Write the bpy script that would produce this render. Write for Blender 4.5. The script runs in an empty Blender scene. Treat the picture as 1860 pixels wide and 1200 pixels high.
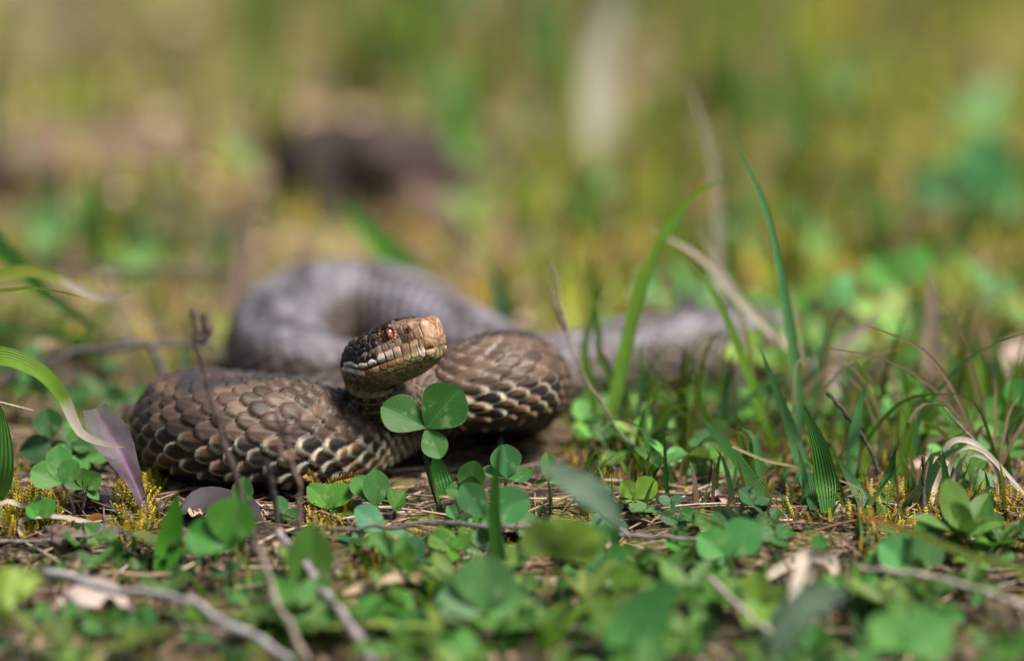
import bpy, math, random
import numpy as np
from mathutils import Matrix, Vector

random.seed(7)
rng = np.random.default_rng(7)
S = 0.01                       # every length below is in centimetres
scene = bpy.context.scene
C = scene.collection

# ------------------------------------------------------------------ camera
PITCH = math.radians(13.0)
DIST, PXCM = 160.0, 74.0
AIM = np.array([0.0, 0.0, 4.25])
FWD = np.array([0, math.cos(PITCH), -math.sin(PITCH)])
UPV = np.array([0, math.sin(PITCH), math.cos(PITCH)])
EYE = AIM - FWD * DIST
LENS = 36.0 * DIST / (1860 / PXCM)
cd = bpy.data.cameras.new('camera'); cam = bpy.data.objects.new('camera', cd); C.objects.link(cam)
cam.location = EYE * S
cam.rotation_euler = (math.pi / 2 - PITCH, 0, 0)
cd.sensor_width = 36; cd.lens = LENS
cd.clip_start = 0.05; cd.clip_end = 400
cd.dof.use_dof = True; cd.dof.focus_distance = 159.4 * S; cd.dof.aperture_fstop = 4.1
scene.camera = cam

# ------------------------------------------------------------------ light
SUN_EL, SUN_AZ = math.radians(60), math.radians(126)   # azimuth clockwise from +Y
w = bpy.data.worlds.new('World'); scene.world = w; w.use_nodes = True
nt = w.node_tree
sky = nt.nodes.new('ShaderNodeTexSky'); sky.sky_type = 'NISHITA'; sky.sun_disc = False
sky.sun_elevation = SUN_EL; sky.sun_rotation = SUN_AZ
sky.air_density = 1.0; sky.dust_density = 4.0; sky.ozone_density = 1.0
bg = nt.nodes['Background']; bg.inputs[1].default_value = 0.05
nt.links.new(sky.outputs[0], bg.inputs[0])
sd = bpy.data.lights.new('sun', 'SUN'); sun = bpy.data.objects.new('sun', sd); C.objects.link(sun)
sd.energy = 3.6; sd.angle = math.radians(18); sd.color = (1, .95, .87)
sdir = Vector((math.sin(SUN_AZ) * math.cos(SUN_EL), math.cos(SUN_AZ) * math.cos(SUN_EL), math.sin(SUN_EL)))
sun.rotation_euler = sdir.to_track_quat('Z', 'Y').to_euler(); sun.location = (0, 0, 3)
vs = scene.view_settings
vs.view_transform = 'Standard'; vs.look = 'None'; vs.gamma = 1; vs.use_curve_mapping = False
vs.exposure = 1.12

# ------------------------------------------------------------------ helpers
def ray(px, py):
    d = FWD + np.array([1, 0, 0]) * ((px - 930) / 1860 * 36 / LENS) + UPV * ((600 - py) / 1860 * 36 / LENS)
    return d
def at(px, py, Y):                       # the point at depth Y on a sight line
    d = ray(px, py); t = (Y - EYE[1]) / d[1]
    return EYE + d * t
def gz(x, y):
    x = np.asarray(x, float); y = np.asarray(y, float)
    h = .22 * np.sin(x * .55 + 1.3) * np.sin(y * .42 + .4) + .12 * np.sin(x * 1.3 + y * .9) * np.sin(y * 1.1 - x * .4 + 2)
    far = np.clip((y - 14) / 40, 0, 1)
    h += far * (1.2 * np.sin(x * .18 + 1) * np.sin(y * .13) + .5 * np.sin(x * .5 + y * .2))
    flat = np.exp(-((x + 2) ** 2 / 90 + (y - 5) ** 2 / 90))
    return h * (1 - .8 * flat) - .15 * np.clip(-1.5 - y, 0, 9)
def gp(px, py, dz=0.0):                  # the point where a sight line meets the ground
    d = ray(px, py); t = -EYE[2] / d[2]
    for _ in range(6):
        P = EYE + d * t
        t += (P[2] - float(gz(P[0], P[1]))) / -d[2]
    P = EYE + d * t; P[2] = float(gz(P[0], P[1])) + dz
    return P
def ss(a, b, x):
    t = np.clip((x - a) / (b - a), 0, 1); return t * t * (3 - 2 * t)
def hash3(i, j, k):
    n = (i * 374761393 + j * 668265263 + k * 2147483647 + 1013904223) & 0xffffffff
    n = ((n ^ (n >> 13)) * 1274126177) & 0xffffffff
    return ((n ^ (n >> 16)) & 0xffff) / 65535.0
def vnoise(P, f):
    Q = np.asarray(P) * f; I = np.floor(Q).astype(np.int64); F = Q - I; F = F * F * (3 - 2 * F)
    r = 0
    for a in (0, 1):
        for b in (0, 1):
            for c in (0, 1):
                wt = (F[..., 0] if a else 1 - F[..., 0]) * (F[..., 1] if b else 1 - F[..., 1]) * (F[..., 2] if c else 1 - F[..., 2])
                r = r + wt * hash3(I[..., 0] + a, I[..., 1] + b, I[..., 2] + c)
    return r
def nrm(v):
    v = np.asarray(v, float); return v / np.maximum(np.linalg.norm(v, axis=-1, keepdims=True), 1e-9)
def spline(P, n):                        # Catmull-Rom through rows of P (any columns), n samples
    P = np.asarray(P, float)
    Q = np.vstack([2 * P[0] - P[1], P, 2 * P[-1] - P[-2]])
    m = len(P) - 1; u = np.linspace(0, m, n); i = np.minimum(u.astype(int), m - 1); t = (u - i)[:, None]
    a, b, c, d = Q[i], Q[i + 1], Q[i + 2], Q[i + 3]
    return .5 * (2 * b + (c - a) * t + (2 * a - 5 * b + 4 * c - d) * t ** 2 + (3 * b - a - 3 * c + d) * t ** 3)
def resample(P, n):
    L = np.r_[0, np.cumsum(np.linalg.norm(np.diff(P[:, :3], axis=0), axis=1))]
    q = np.linspace(0, L[-1], n)
    return np.stack([np.interp(q, L, P[:, k]) for k in range(P.shape[1])], 1)

def mesh(name, V, F, mat, uv=None, col=None, smooth=True):
    V = np.asarray(V, np.float32); me = bpy.data.meshes.new(name)
    F = [np.asarray(f, np.int32) for f in (F if isinstance(F, (list, tuple)) else [F]) if len(f)]
    me.vertices.add(len(V)); me.vertices.foreach_set('co', (V * S).ravel())
    tot = np.concatenate([np.full(len(f), f.shape[1], np.int32) for f in F])
    idx = np.concatenate([f.ravel() for f in F])
    me.loops.add(len(idx)); me.loops.foreach_set('vertex_index', idx)
    me.polygons.add(len(tot)); me.polygons.foreach_set('loop_start', np.r_[0, np.cumsum(tot)[:-1]].astype(np.int32))
    me.polygons.foreach_set('use_smooth', np.full(len(tot), smooth))
    if uv is not None:
        l = me.uv_layers.new(name='UVMap'); l.data.foreach_set('uv', np.asarray(uv, np.float32)[idx].ravel())
    if col is not None:
        col = np.asarray(col, np.float32)
        if col.ndim == 1: col = np.tile(col, (len(V), 1))
        if col.shape[1] == 3: col = np.c_[col, np.ones(len(col), np.float32)]
        a = me.color_attributes.new('Col', 'FLOAT_COLOR', 'POINT'); a.data.foreach_set('color', col.astype(np.float32).ravel())
    me.update(calc_edges=True)
    if mat: me.materials.append(mat)
    return me
def obj(name, me, parent=None, loc=None):
    o = bpy.data.objects.new(name, me); C.objects.link(o)
    if parent is not None: o.parent = parent
    if loc is not None: o.location = np.asarray(loc) * S
    return o
def tag(o, label, cat, group=None):
    o['label'] = label; o['category'] = cat
    if group: o['group'] = group
    return o
def thing(name, loc, label, cat, group=None):
    o = bpy.data.objects.new(name, None); C.objects.link(o); o.location = np.asarray(loc) * S
    o.empty_display_size = .005
    return tag(o, label, cat, group)
def quads(nr, nc, wrap=False):
    i = np.arange(nr - 1)[:, None]; j = np.arange(nc if wrap else nc - 1)[None, :]; k = (j + 1) % nc
    return np.stack([i * nc + j, i * nc + k, (i + 1) * nc + k, (i + 1) * nc + j], -1).reshape(-1, 4)

# ------------------------------------------------------------------ materials
def mat_new(name):
    m = bpy.data.materials.new(name); m.use_nodes = True; t = m.node_tree
    return m, t, t.nodes, t.links, t.nodes['Principled BSDF']
def N(t, kind, **kw):
    n = t.nodes.new(kind)
    for k, v in kw.items():
        if k.startswith('i_'): n.inputs[int(k[2:]) if k[2:].isdigit() else k[2:].replace('_', ' ')].default_value = v
        else: setattr(n, k, v)
    return n
def math_(t, op, a, b=None, c=None):
    n = t.nodes.new('ShaderNodeMath'); n.operation = op
    for k, v in enumerate((a, b, c)):
        if v is None: continue
        if isinstance(v, (int, float)): n.inputs[k].default_value = v
        else: t.links.new(v, n.inputs[k])
    return n.outputs[0]
def mixc(t, fac, a, b, mode='MIX'):
    n = t.nodes.new('ShaderNodeMix'); n.data_type = 'RGBA'; n.blend_type = mode
    for k, v in ((0, fac), (6, a), (7, b)):
        if isinstance(v, (int, float)): n.inputs[k].default_value = v
        elif isinstance(v, tuple): n.inputs[k].default_value = (*v, 1)
        else: t.links.new(v, n.inputs[k])
    return n.outputs[2]
def bump(t, h, strength, dist):
    b = t.nodes.new('ShaderNodeBump'); b.inputs['Strength'].default_value = strength; b.inputs['Distance'].default_value = dist
    t.links.new(h, b.inputs['Height']); return b.outputs[0]
def noise(t, scale, detail=4, rough=.55, vec=None):
    n = t.nodes.new('ShaderNodeTexNoise'); n.inputs['Scale'].default_value = scale; n.inputs['Detail'].default_value = detail
    n.inputs['Roughness'].default_value = rough
    if vec is None:
        vec = t.nodes.new('ShaderNodeTexCoord').outputs['Object']
    t.links.new(vec, n.inputs['Vector']); return n.outputs['Fac']
def ramp(t, f, stops):
    r = t.nodes.new('ShaderNodeValToRGB'); t.links.new(f, r.inputs[0]); e = r.color_ramp.elements
    while len(e) < len(stops): e.new(.5)
    for k, (p, c) in enumerate(stops): e[k].position = p; e[k].color = (*c, 1)
    return r.outputs[0]
def with_translucent(t, L, bsdf, colour, normal, fac):
    tr = t.nodes.new('ShaderNodeBsdfTranslucent'); L.new(colour, tr.inputs[0])
    if normal is not None: L.new(normal, tr.inputs['Normal'])
    mx = t.nodes.new('ShaderNodeMixShader'); mx.inputs[0].default_value = fac
    L.new(bsdf.outputs[0], mx.inputs[1]); L.new(tr.outputs[0], mx.inputs[2])
    L.new(mx.outputs[0], t.nodes['Material Output'].inputs[0])

def make_blade_mat(name, rough=.42, trans=.42, rib=.9):
    m, t, nd, L, b = mat_new(name)
    a = N(t, 'ShaderNodeVertexColor', layer_name='Col').outputs[0]
    uv = N(t, 'ShaderNodeUVMap', uv_map='UVMap').outputs[0]
    sx = N(t, 'ShaderNodeSeparateXYZ'); L.new(uv, sx.inputs[0])
    oi = N(t, 'ShaderNodeObjectInfo').outputs['Random']
    lines = math_(t, 'SINE', math_(t, 'MULTIPLY', sx.outputs[0], 46.0))
    n1 = noise(t, 160, 4)
    v = math_(t, 'ADD', .68, math_(t, 'ADD', math_(t, 'MULTIPLY', n1, .5), math_(t, 'MULTIPLY', lines, .05)))
    c = mixc(t, 1.0, a, N(t, 'ShaderNodeCombineColor').outputs[0], 'MULTIPLY')
    cc = t.nodes.new('ShaderNodeCombineColor')
    vv = math_(t, 'MULTIPLY', v, math_(t, 'ADD', .85, math_(t, 'MULTIPLY', oi, .3)))
    for k in range(3): L.new(vv, cc.inputs[k])
    c = mixc(t, 1.0, a, cc.outputs[0], 'MULTIPLY')
    L.new(c, b.inputs['Base Color']); b.inputs['Roughness'].default_value = rough
    b.inputs['Specular IOR Level'].default_value = .22
    nb = bump(t, lines, rib, .00012); L.new(nb, b.inputs['Normal'])
    with_translucent(t, L, b, c, None, trans)
    return m
BLADE = make_blade_mat('grass_blade')
DRY = make_blade_mat('dry_straw', .7, .12, .7)

def make_plain(name, rough, trans, nscale=220, amp=.7, bstr=.3):
    m, t, nd, L, b = mat_new(name)
    a = N(t, 'ShaderNodeVertexColor', layer_name='Col').outputs[0]
    n1 = noise(t, nscale, 5)
    cc = t.nodes.new('ShaderNodeCombineColor'); v = math_(t, 'ADD', 1 - amp / 2, math_(t, 'MULTIPLY', n1, amp))
    for k in range(3): L.new(v, cc.inputs[k])
    c = mixc(t, 1.0, a, cc.outputs[0], 'MULTIPLY')
    L.new(c, b.inputs['Base Color']); b.inputs['Roughness'].default_value = rough
    nb = bump(t, n1, bstr, .0006); L.new(nb, b.inputs['Normal'])
    if trans: with_translucent(t, L, b, c, None, trans)
    return m
STUFF = make_plain('litter', .75, 0)
MOSS = make_plain('moss', .7, .25, 300, .5, .1)
LEAFY = make_plain('leathery_leaf', .62, .15, 300, .9, .4)
BARK = make_plain('bark', .8, 0, 420, 1.1, .9)

def make_clover():
    m, t, nd, L, b = mat_new('clover_leaf')
    uv = N(t, 'ShaderNodeUVMap', uv_map='UVMap').outputs[0]
    sx = N(t, 'ShaderNodeSeparateXYZ'); L.new(uv, sx.inputs[0])
    u = math_(t, 'ABSOLUTE', math_(t, 'SUBTRACT', math_(t, 'MULTIPLY', sx.outputs[0], 2.0), 1.0)); v = sx.outputs[1]
    oc = N(t, 'ShaderNodeObjectInfo')
    a = oc.outputs['Color']
    vein = math_(t, 'SINE', math_(t, 'MULTIPLY', math_(t, 'SUBTRACT', v, math_(t, 'MULTIPLY', u, .33)), 64.0))
    veinm = math_(t, 'POWER', math_(t, 'MULTIPLY', math_(t, 'ADD', vein, 1.0), .5), 5.0)
    rib = math_(t, 'SUBTRACT', 1.0, math_(t, 'SMOOTH_MIN', math_(t, 'MULTIPLY', u, 22.0), 1.0, .2))
    n1 = noise(t, 260, 5); n2 = noise(t, 900, 3)
    c = mixc(t, math_(t, 'MULTIPLY', n1, .75), a, mixc(t, 1.0, a, (1.5, 1.35, 1.2), 'MULTIPLY'))
    c = mixc(t, math_(t, 'MULTIPLY', veinm, .1), c, mixc(t, 1.0, a, (1.9, 1.55, 1.7), 'MULTIPLY'))
    c = mixc(t, math_(t, 'MULTIPLY', rib, .45), c, (.12, .22, .06))
    # pale flecks of the leaf mark across the middle
    chev = math_(t, 'SUBTRACT', 1.0, math_(t, 'MULTIPLY', math_(t, 'ABSOLUTE', math_(t, 'SUBTRACT', math_(t, 'ADD', v, math_(t, 'MULTIPLY', u, .25)), .5)), 7.0))
    chev = math_(t, 'MAXIMUM', chev, 0.0)
    fleck = math_(t, 'MULTIPLY', chev, math_(t, 'GREATER_THAN', n1, .55))
    c = mixc(t, math_(t, 'MULTIPLY', fleck, .38), c, (.26, .36, .16))
    spot = math_(t, 'GREATER_THAN', noise(t, 420, 1), .755)
    c = mixc(t, math_(t, 'MULTIPLY', spot, .8), c, (.035, .028, .012))
    edge = math_(t, 'GREATER_THAN', u, .965)
    c = mixc(t, math_(t, 'MULTIPLY', edge, .5), c, (.22, .26, .12))
    L.new(c, b.inputs['Base Color']); b.inputs['Roughness'].default_value = .48
    b.inputs['Specular IOR Level'].default_value = .22
    h = math_(t, 'ADD', math_(t, 'MULTIPLY', veinm, -.7), math_(t, 'ADD', math_(t, 'MULTIPLY', n2, .5), math_(t, 'MULTIPLY', rib, -1.0)))
    L.new(bump(t, h, .2, .00015), b.inputs['Normal'])
    with_translucent(t, L, b, c, None, .36)
    return m
CLOVER = make_clover()

def make_snake():
    m, t, nd, L, b = mat_new('snake_scales')
    a = N(t, 'ShaderNodeVertexColor', layer_name='Col')
    n1 = noise(t, 900, 5, .65); n2 = noise(t, 260, 3)
    cc = t.nodes.new('ShaderNodeCombineColor')
    v = math_(t, 'ADD', .55, math_(t, 'ADD', math_(t, 'MULTIPLY', n1, .6), math_(t, 'MULTIPLY', n2, .3)))
    for k in range(3): L.new(v, cc.inputs[k])
    c = mixc(t, 1.0, a.outputs[0], cc.outputs[0], 'MULTIPLY')
    L.new(c, b.inputs['Base Color'])
    L.new(math_(t, 'ADD', .38, math_(t, 'MULTIPLY', n1, .25)), b.inputs['Roughness'])
    b.inputs['Specular IOR Level'].default_value = .3
    L.new(bump(t, n1, .35, .0001), b.inputs['Normal'])
    return m
SNAKE = make_snake()

def make_ground():
    m, t, nd, L, b = mat_new('forest_soil')
    co = N(t, 'ShaderNodeTexCoord').outputs['Object']
    nA = noise(t, 14, 5, .6, co); nB = noise(t, 120, 6, .65, co); nC = noise(t, 5, 4, .6, co)
    soil = ramp(t, nB, [(.28, (.008, .006, .004)), (.5, (.035, .024, .014)), (.72, (.10, .068, .04))])
    mossc = ramp(t, nB, [(.3, (.04, .05, .008)), (.6, (.17, .17, .025)), (.8, (.3, .27, .045))])
    tan = ramp(t, nB, [(.3, (.2, .13, .08)), (.55, (.38, .27, .18)), (.8, (.5, .38, .27))])
    c = mixc(t, ramp(t, nA, [(.46, (0, 0, 0)), (.6, (1, 1, 1))]), soil, mossc)
    sp = N(t, 'ShaderNodeSeparateXYZ'); L.new(co, sp.inputs[0])
    farf = N(t, 'ShaderNodeMapRange'); L.new(sp.outputs[1], farf.inputs[0]); farf.inputs[1].default_value = .08; farf.inputs[2].default_value = .35
    c = mixc(t, math_(t, 'MULTIPLY', farf.outputs[0], ramp(t, nC, [(.42, (0, 0, 0)), (.56, (1, 1, 1))])), c, tan)
    L.new(c, b.inputs['Base Color']); b.inputs['Roughness'].default_value = .9
    L.new(bump(t, nB, .9, .004), b.inputs['Normal'])
    return m
GROUND = make_ground()

def make_eye(name, kind):
    m, t, nd, L, b = mat_new(name)
    if kind == 'iris':
        n1 = noise(t, 1600, 4)
        L.new(ramp(t, n1, [(.35, (.06, .012, .006)), (.52, (.27, .055, .025)), (.68, (.42, .14, .07))]), b.inputs['Base Color'])
    else:
        b.inputs['Base Color'].default_value = (.004, .004, .005, 1)
    b.inputs['Roughness'].default_value = .06; b.inputs['Coat Weight'].default_value = .6
    b.inputs['Coat Roughness'].default_value = .02
    return m
IRIS, PUPIL = make_eye('iris', 'iris'), make_eye('pupil', 'pupil')

# ------------------------------------------------------------------ ground
def grid_axis(lo, hi, fine_lo, fine_hi, step):
    mid = np.arange(fine_lo, fine_hi + step / 2, step)
    g = [step]; out = []; x = fine_hi
    while x < hi: g.append(g[-1] * 1.25); x += g[-1]; out.append(min(x, hi))
    neg = []; x = fine_lo; s_ = step
    while x > lo: s_ *= 1.25; x -= s_; neg.append(max(x, lo))
    return np.r_[neg[::-1], mid, out]
gx = grid_axis(-4000, 4000, -26, 26, .3); gy = grid_axis(-3000, 6000, -22, 90, .3)
GX, GY = np.meshgrid(gx, gy)
GZ = gz(GX, GY)
near = np.exp(-((GX / 60) ** 2 + ((GY - 30) / 80) ** 2) ** 2)
P3 = np.stack([GX, GY, GX * 0], -1)
GZ = GZ * near + near * .12 * (vnoise(P3, 2.1) - .5) + near * .22 * (vnoise(P3, .8) - .5)
go = obj('ground', mesh('ground', np.stack([GX, GY, GZ], -1).reshape(-1, 3), quads(len(gy), len(gx)), GROUND))
go['kind'] = 'structure'

# ------------------------------------------------------------------ the snake
# head to tail: (px, py or None for lying on the ground, depth Y, radius)
YAW, PIT, ROLL = math.radians(30), math.radians(21), math.radians(3)
HL = 2.52
ef = np.array([math.cos(PIT) * math.cos(YAW), -math.cos(PIT) * math.sin(YAW), math.sin(PIT)])
es0 = nrm(np.cross(ef, [0, 0, 1])); eu0 = np.cross(es0, ef)
es = es0 * math.cos(ROLL) + eu0 * math.sin(ROLL); eu = np.cross(es, ef)
SNOUT = at(797, 628, -.65)
T0 = nrm([-.12, -.52, .85]); N0 = nrm(np.array([0, 0, 1.0]) - T0 * T0[2])
def axis_at(t):                          # head axis: straight to the jaws, then bending down into the neck
    k = ss(0, .34, t)
    d = nrm(T0 * (1 - k) + ef * k); n = N0 * (1 - k) + eu * k
    n = nrm(n - d * (n @ d)); return d, n
AX = np.linspace(1, 0, 401); axp = [SNOUT]
for k in range(400): axp.append(axp[-1] - axis_at((AX[k] + AX[k + 1]) / 2)[0] * HL / 400)
axp = np.array(axp)[::-1]; axt = AX[::-1]
HB = axp[0]                              # base of the head on its axis
ctrl = []
def lie(px, Y, r, dz=0):                # lies on the ground at column px, depth Y
    d = ray(px, 600); t = (Y - EYE[1]) / d[1]; x = EYE[0] + d[0] * t
    return [x, Y, r * .93 + float(gz(x, Y)) * .5 + dz, r]
def air(px, py, Y, r):
    return [*at(px, py, Y), r]
tail = [[*HB, .65], [*(HB - T0 * .3), .66], [*(HB - T0 * .62 + [.1, .05, 0]), .70]]
hbx = HB - T0 * .62
tail += [[hbx[0] + .55, hbx[1] + .62, hbx[2] - .36, .78], [hbx[0] + 1.2, hbx[1] + 1.0, hbx[2] - .28, .86]]
tail += [air(812, 722, 2.3, 1.04), air(870, 706, 2.1, 1.18), air(918, 697, 2.6, 1.26), air(936, 705, 4.0, 1.26), air(910, 728, 5.4, 1.22)]
tail += [lie(850, 6.1, 1.2, .02), lie(785, 5.2, 1.18), lie(705, 4.0, 1.1), lie(648, 2.3, 1.14), lie(592, 1.15, 1.3), lie(530, .66, 1.42), lie(470, .6, 1.45), lie(395, 1.0, 1.42),
         lie(349, 2.1, 1.34), lie(358, 3.4, 1.24), lie(430, 4.0, 1.12), lie(540, 4.0, 1.06), lie(640, 4.9, 1.02), lie(690, 6.4, 1.0),
         lie(650, 7.9, 1.0), lie(578, 8.6, 1.05), lie(514, 10.3, 1.16), lie(518, 13.0, 1.26), lie(600, 15.2, 1.3), lie(690, 15.0, 1.28), lie(780, 13.0, 1.22),
         lie(870, 10.4, 1.12), lie(960, 9.2, 1.02), lie(1050, 9.6, 1.0), lie(1140, 10.8, 1.02), lie(1240, 11.4, 1.02), lie(1315, 12.3, .95), lie(1390, 14.0, .78), lie(1380, 16.2, .6), lie(1310, 17.6, .42), lie(1230, 17.8, .26), lie(1170, 17.2, .1)]
path = spline(tail[::-1], 3000)
seg = np.linalg.norm(np.diff(path[:, :3], axis=0), axis=1); LEN = np.r_[0, np.cumsum(seg)]
Ltot = LEN[-1]
# ring spacing: fine where the body is close and sharp
qs = [0.0]
while qs[-1] < Ltot:
    d_head = Ltot - qs[-1]
    qs.append(qs[-1] + (.03 if d_head < 10 else .034 if d_head < 34 else .07))
qs = np.array(qs[:-1] + [Ltot]); 
if qs[-1] - qs[-2] < .01: qs = np.delete(qs, -2)
R_ = np.stack([np.interp(qs, LEN, path[:, k]) for k in range(4)], 1)
for k in range(3):                       # soften the path
    ker = np.ones(9) / 9; pad = np.r_[R_[:4, k], R_[:, k], R_[-4:, k]]; pad[:4] = R_[0, k]; pad[-4:] = R_[-1, k]
    sm = np.convolve(pad, ker, 'valid'); wgt = np.ones(len(R_)); wgt[:6] = 0; wgt[-6:] = 0; R_[:, k] = sm * wgt + R_[:, k] * (1 - wgt)
T = nrm(np.gradient(R_[:, :3], axis=0)); T[-1] = T0
Nn = np.array([0, 0, 1.0]) - T * T[:, 2:3]; Nn = nrm(Nn)
hb = ss(Ltot - 1.2, Ltot, qs)[:, None]
Nn = nrm(Nn * (1 - hb) + N0 * hb); Nn = nrm(Nn - T * (Nn * T).sum(1, keepdims=True))
Bb = np.cross(T, Nn)
NC = 240
th = np.linspace(-math.pi, math.pi, NC, endpoint=False)      # 0 = back, +-pi = belly; + side = snake's right
def sup(c, n): return np.sign(c) * np.abs(c) ** (2 / n)
rr = R_[:, 3:4]
X = 1.04 * rr * sup(np.sin(th), 2.1)[None, :]
cz = np.cos(th)[None, :]
Z = np.where(cz > 0, 1.0, .9) * rr * sup(cz, 2.1)
body = R_[:, None, :3] + Bb[:, None, :] * X[..., None] + Nn[:, None, :] * Z[..., None]
# head rings
tt = np.concatenate([np.linspace(0, .955, 200)[1:], np.full(46, .955)])
cap = np.concatenate([np.zeros(199), np.linspace(0, 1, 47)[1:]])
kt = [0, .12, .25, .38, .5, .62, .74, .86, .955, 1]
wid = np.interp(tt, kt, [.66, .74, .87, .89, .82, .71, .59, .50, .43, .39])
top = np.interp(tt, kt, [.66, .72, .79, .84, .88, .91, .82, .76, .75, .75])
bot = np.interp(tt, kt, [.64, .62, .60, .60, .60, .57, .51, .41, .28, .2])
def smooth1(a, n=17):
    k = np.hanning(n + 2)[1:-1]; k /= k.sum(); p = np.r_[np.full(n // 2, a[0]), a, np.full(n // 2, a[-1])]; return np.convolve(p, k, 'valid')
wid, top, bot = smooth1(wid), smooth1(top), smooth1(bot)
ntop = np.interp(tt, [0, .3, .6, .8, .95], [2.1, 2.5, 3.2, 4.2, 4.8]); nbot = np.interp(tt, [0, .3, .7, .95], [2.1, 2.2, 2.3, 2.5])
kk = np.cos(cap * math.pi / 2) ** .42; kk[-1] = .02
fx = np.sin(cap * math.pi / 2) ** 1.2 * .12
snt, cst = np.sin(th)[None, :], np.cos(th)[None, :]
nexp = np.where(cst > 0, ntop[:, None], nbot[:, None])
Xh = wid[:, None] * np.sign(snt) * np.abs(snt) ** (2 / nexp) * kk[:, None]
Zh = np.where(cst > 0, top[:, None], bot[:, None]) * np.sign(cst) * np.abs(cst) ** (2 / nexp)
# cheek bulge and brow
zm = .16                                                       # level to which the snout closes
Zh = zm + (Zh - zm) * kk[:, None]
fwdoff = (tt * HL)[:, None] + fx[:, None] + .16 * cap[:, None] * np.clip(Zh, -.4, .7)     # upturned snout face
brow = np.exp(-((tt[:, None] - .63) / .10) ** 2) * np.exp(-((np.abs(th)[None, :] - .72) / .22) ** 2)
Xh += np.sign(snt) * brow * .10; Zh += brow * .08
loreal = np.exp(-((tt[:, None] - .76) / .07) ** 2) * np.exp(-((Zh - .42) / .2) ** 2) * (np.abs(snt) > .4)
Xh -= np.sign(snt) * loreal * .05
axP = np.stack([np.interp(tt, axt, axp[:, k]) for k in range(3)], 1)
axD = np.array([axis_at(t)[0] for t in tt]); axN = np.array([axis_at(t)[1] for t in tt]); axB = np.cross(axD, axN)
head = axP[:, None] + axD[:, None] * (fwdoff - (tt * HL)[:, None])[..., None] + axB[:, None] * Xh[..., None] + axN[:, None] * Zh[..., None]
G = np.concatenate([body, head], 0)
NR, nb_ = len(G), len(body)
def gridnormals(G):
    du = np.gradient(G, axis=0); dv = np.roll(G, -1, 1) - np.roll(G, 1, 1)
    return nrm(np.cross(du, dv))
GN = gridnormals(G)
cen = G.mean(1, keepdims=True)
if ((G - cen) * GN).sum() < 0: GN = -GN
# --- scale lattice
d_head = Ltot - qs
per = np.interp(d_head, [0, 3, 8, 13, 18, 22, 34, 60, Ltot], [.22, .27, .32, .35, .44, .56, .57, .55, .3])
Uq = np.cumsum(np.r_[0, np.diff(qs)] / per)
ROWF = np.where(d_head < 15.5, 25, 21)[:, None]; rows = 21; span = math.radians(122)
Vv = (th / span) * .5                                 # row coordinate, |V| <= 10.5 above the belly plates
U2 = np.repeat(Uq[:, None], NC, 1); V2 = np.repeat(Vv[None, :], nb_, 0) * ROWF
best = np.zeros((nb_, NC)); bi = np.zeros((nb_, NC), np.int64); bj = np.zeros((nb_, NC), np.int64); be = np.full((nb_, NC), 2.0); bc = np.zeros((nb_, NC)); ba = np.zeros((nb_, NC))
j0 = np.floor(V2)
STR = (ss(16, 20, d_head) * ss(36, 32, d_head))[:, None]     # skin stretched on the wide left bend
for dj in (0, 1):
    j = j0 + dj
    off = np.where(np.mod(j, 2) == 1, .5, 0.)
    i0 = np.round(U2 - off)
    for di in (-1, 0, 1):
        i = i0 + di
        a = -(U2 - off - i)                                   # + is towards the tail (the free tip)
        c = V2 - j
        jit = 1.0 * (hash3(i.astype(np.int64), j.astype(np.int64), 3) - .5)
        A = .55 - .065 * STR + .09 * jit; Cc = .87 - .05 * STR + .06 * jit
        cw = Cc * (1 - .25 * np.clip(a, 0, 1))                # pointed towards the tip
        e = (np.abs(a) / A) ** 2.4 + (np.abs(c) / cw) ** 2.2
        h = np.where(e < 1, np.clip(1 - e ** 3.2, 0, 1) ** .5 * (.12 + 1.25 * (a + .5)) + .10 * np.exp(-(c / .12) ** 2) * (np.abs(c) < .5), 0)
        up = h > best
        best = np.where(up, h, best)
        for arr, val in ((bi, i.astype(np.int64)), (bj, j.astype(np.int64)), (be, e), (bc, c), (ba, a)): arr[up] = val[up]
rowh = np.abs(V2) * rows / ROWF              # 0 on the spine, 10.5 at the belly plates
isbelly = rowh > rows / 2
amp = np.where(ROWF > 24, .14, .19) * np.minimum(1, rr / 1.2) * (.65 + .35 * ss(4, 9, rowh))
disp_b = best * amp
# belly plates: wide overlapping bands
pu = np.mod(U2, 1.0); band = (1 - pu) ** .8 * np.clip(pu / .06, 0, 1)
wb = ss(rows / 2 - .6, rows / 2 + .2, rowh)
disp_b = disp_b * (1 - wb) + wb * band * .05
# --- body colours
def rnd(i, j, k): return hash3(i, j, k)
r1, r2, r3 = rnd(bi, bj, 11), rnd(bi, bj, 23), rnd(bi, bj, 37)
lightn = np.interp(d_head, [0, 9, 14, 22, 34, 45], [1.25, 1.25, 1.1, .92, .95, 1.15])[:, None]
brown = np.array([.055, .034, .023]); tanc = np.array([.125, .085, .060]); darkc = np.array([.012, .0095, .009]); cream = np.array([.56, .48, .36])
col = brown + (tanc - brown) * (r1[..., None] * .55)
col = col * (.55 + .9 * r2[..., None]) * lightn[..., None]
rim = ss(.5, .72, be) * ss(.88, .76, be) * (best > 0)
col = col * (1 + .5 * rim[..., None])
dk_edge = ss(.76, .95, be) * (best > 0); col = col * (1 - .92 * dk_edge[..., None])
basep = ss(-.1, -.45, ba) * (best > 0); col = col + (np.array([.16, .13, .125]) * lightn[..., None] - col) * (basep * .55 * (1 - dk_edge))[..., None]
centre = (1 - ss(0, .5, be)); col = col * (1 - .28 * centre[..., None] * (r3[..., None] > .4))
zc = 2.0 * (np.abs(np.mod(U2 / 4.2, 2) - 1) * 2 - 1)
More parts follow.
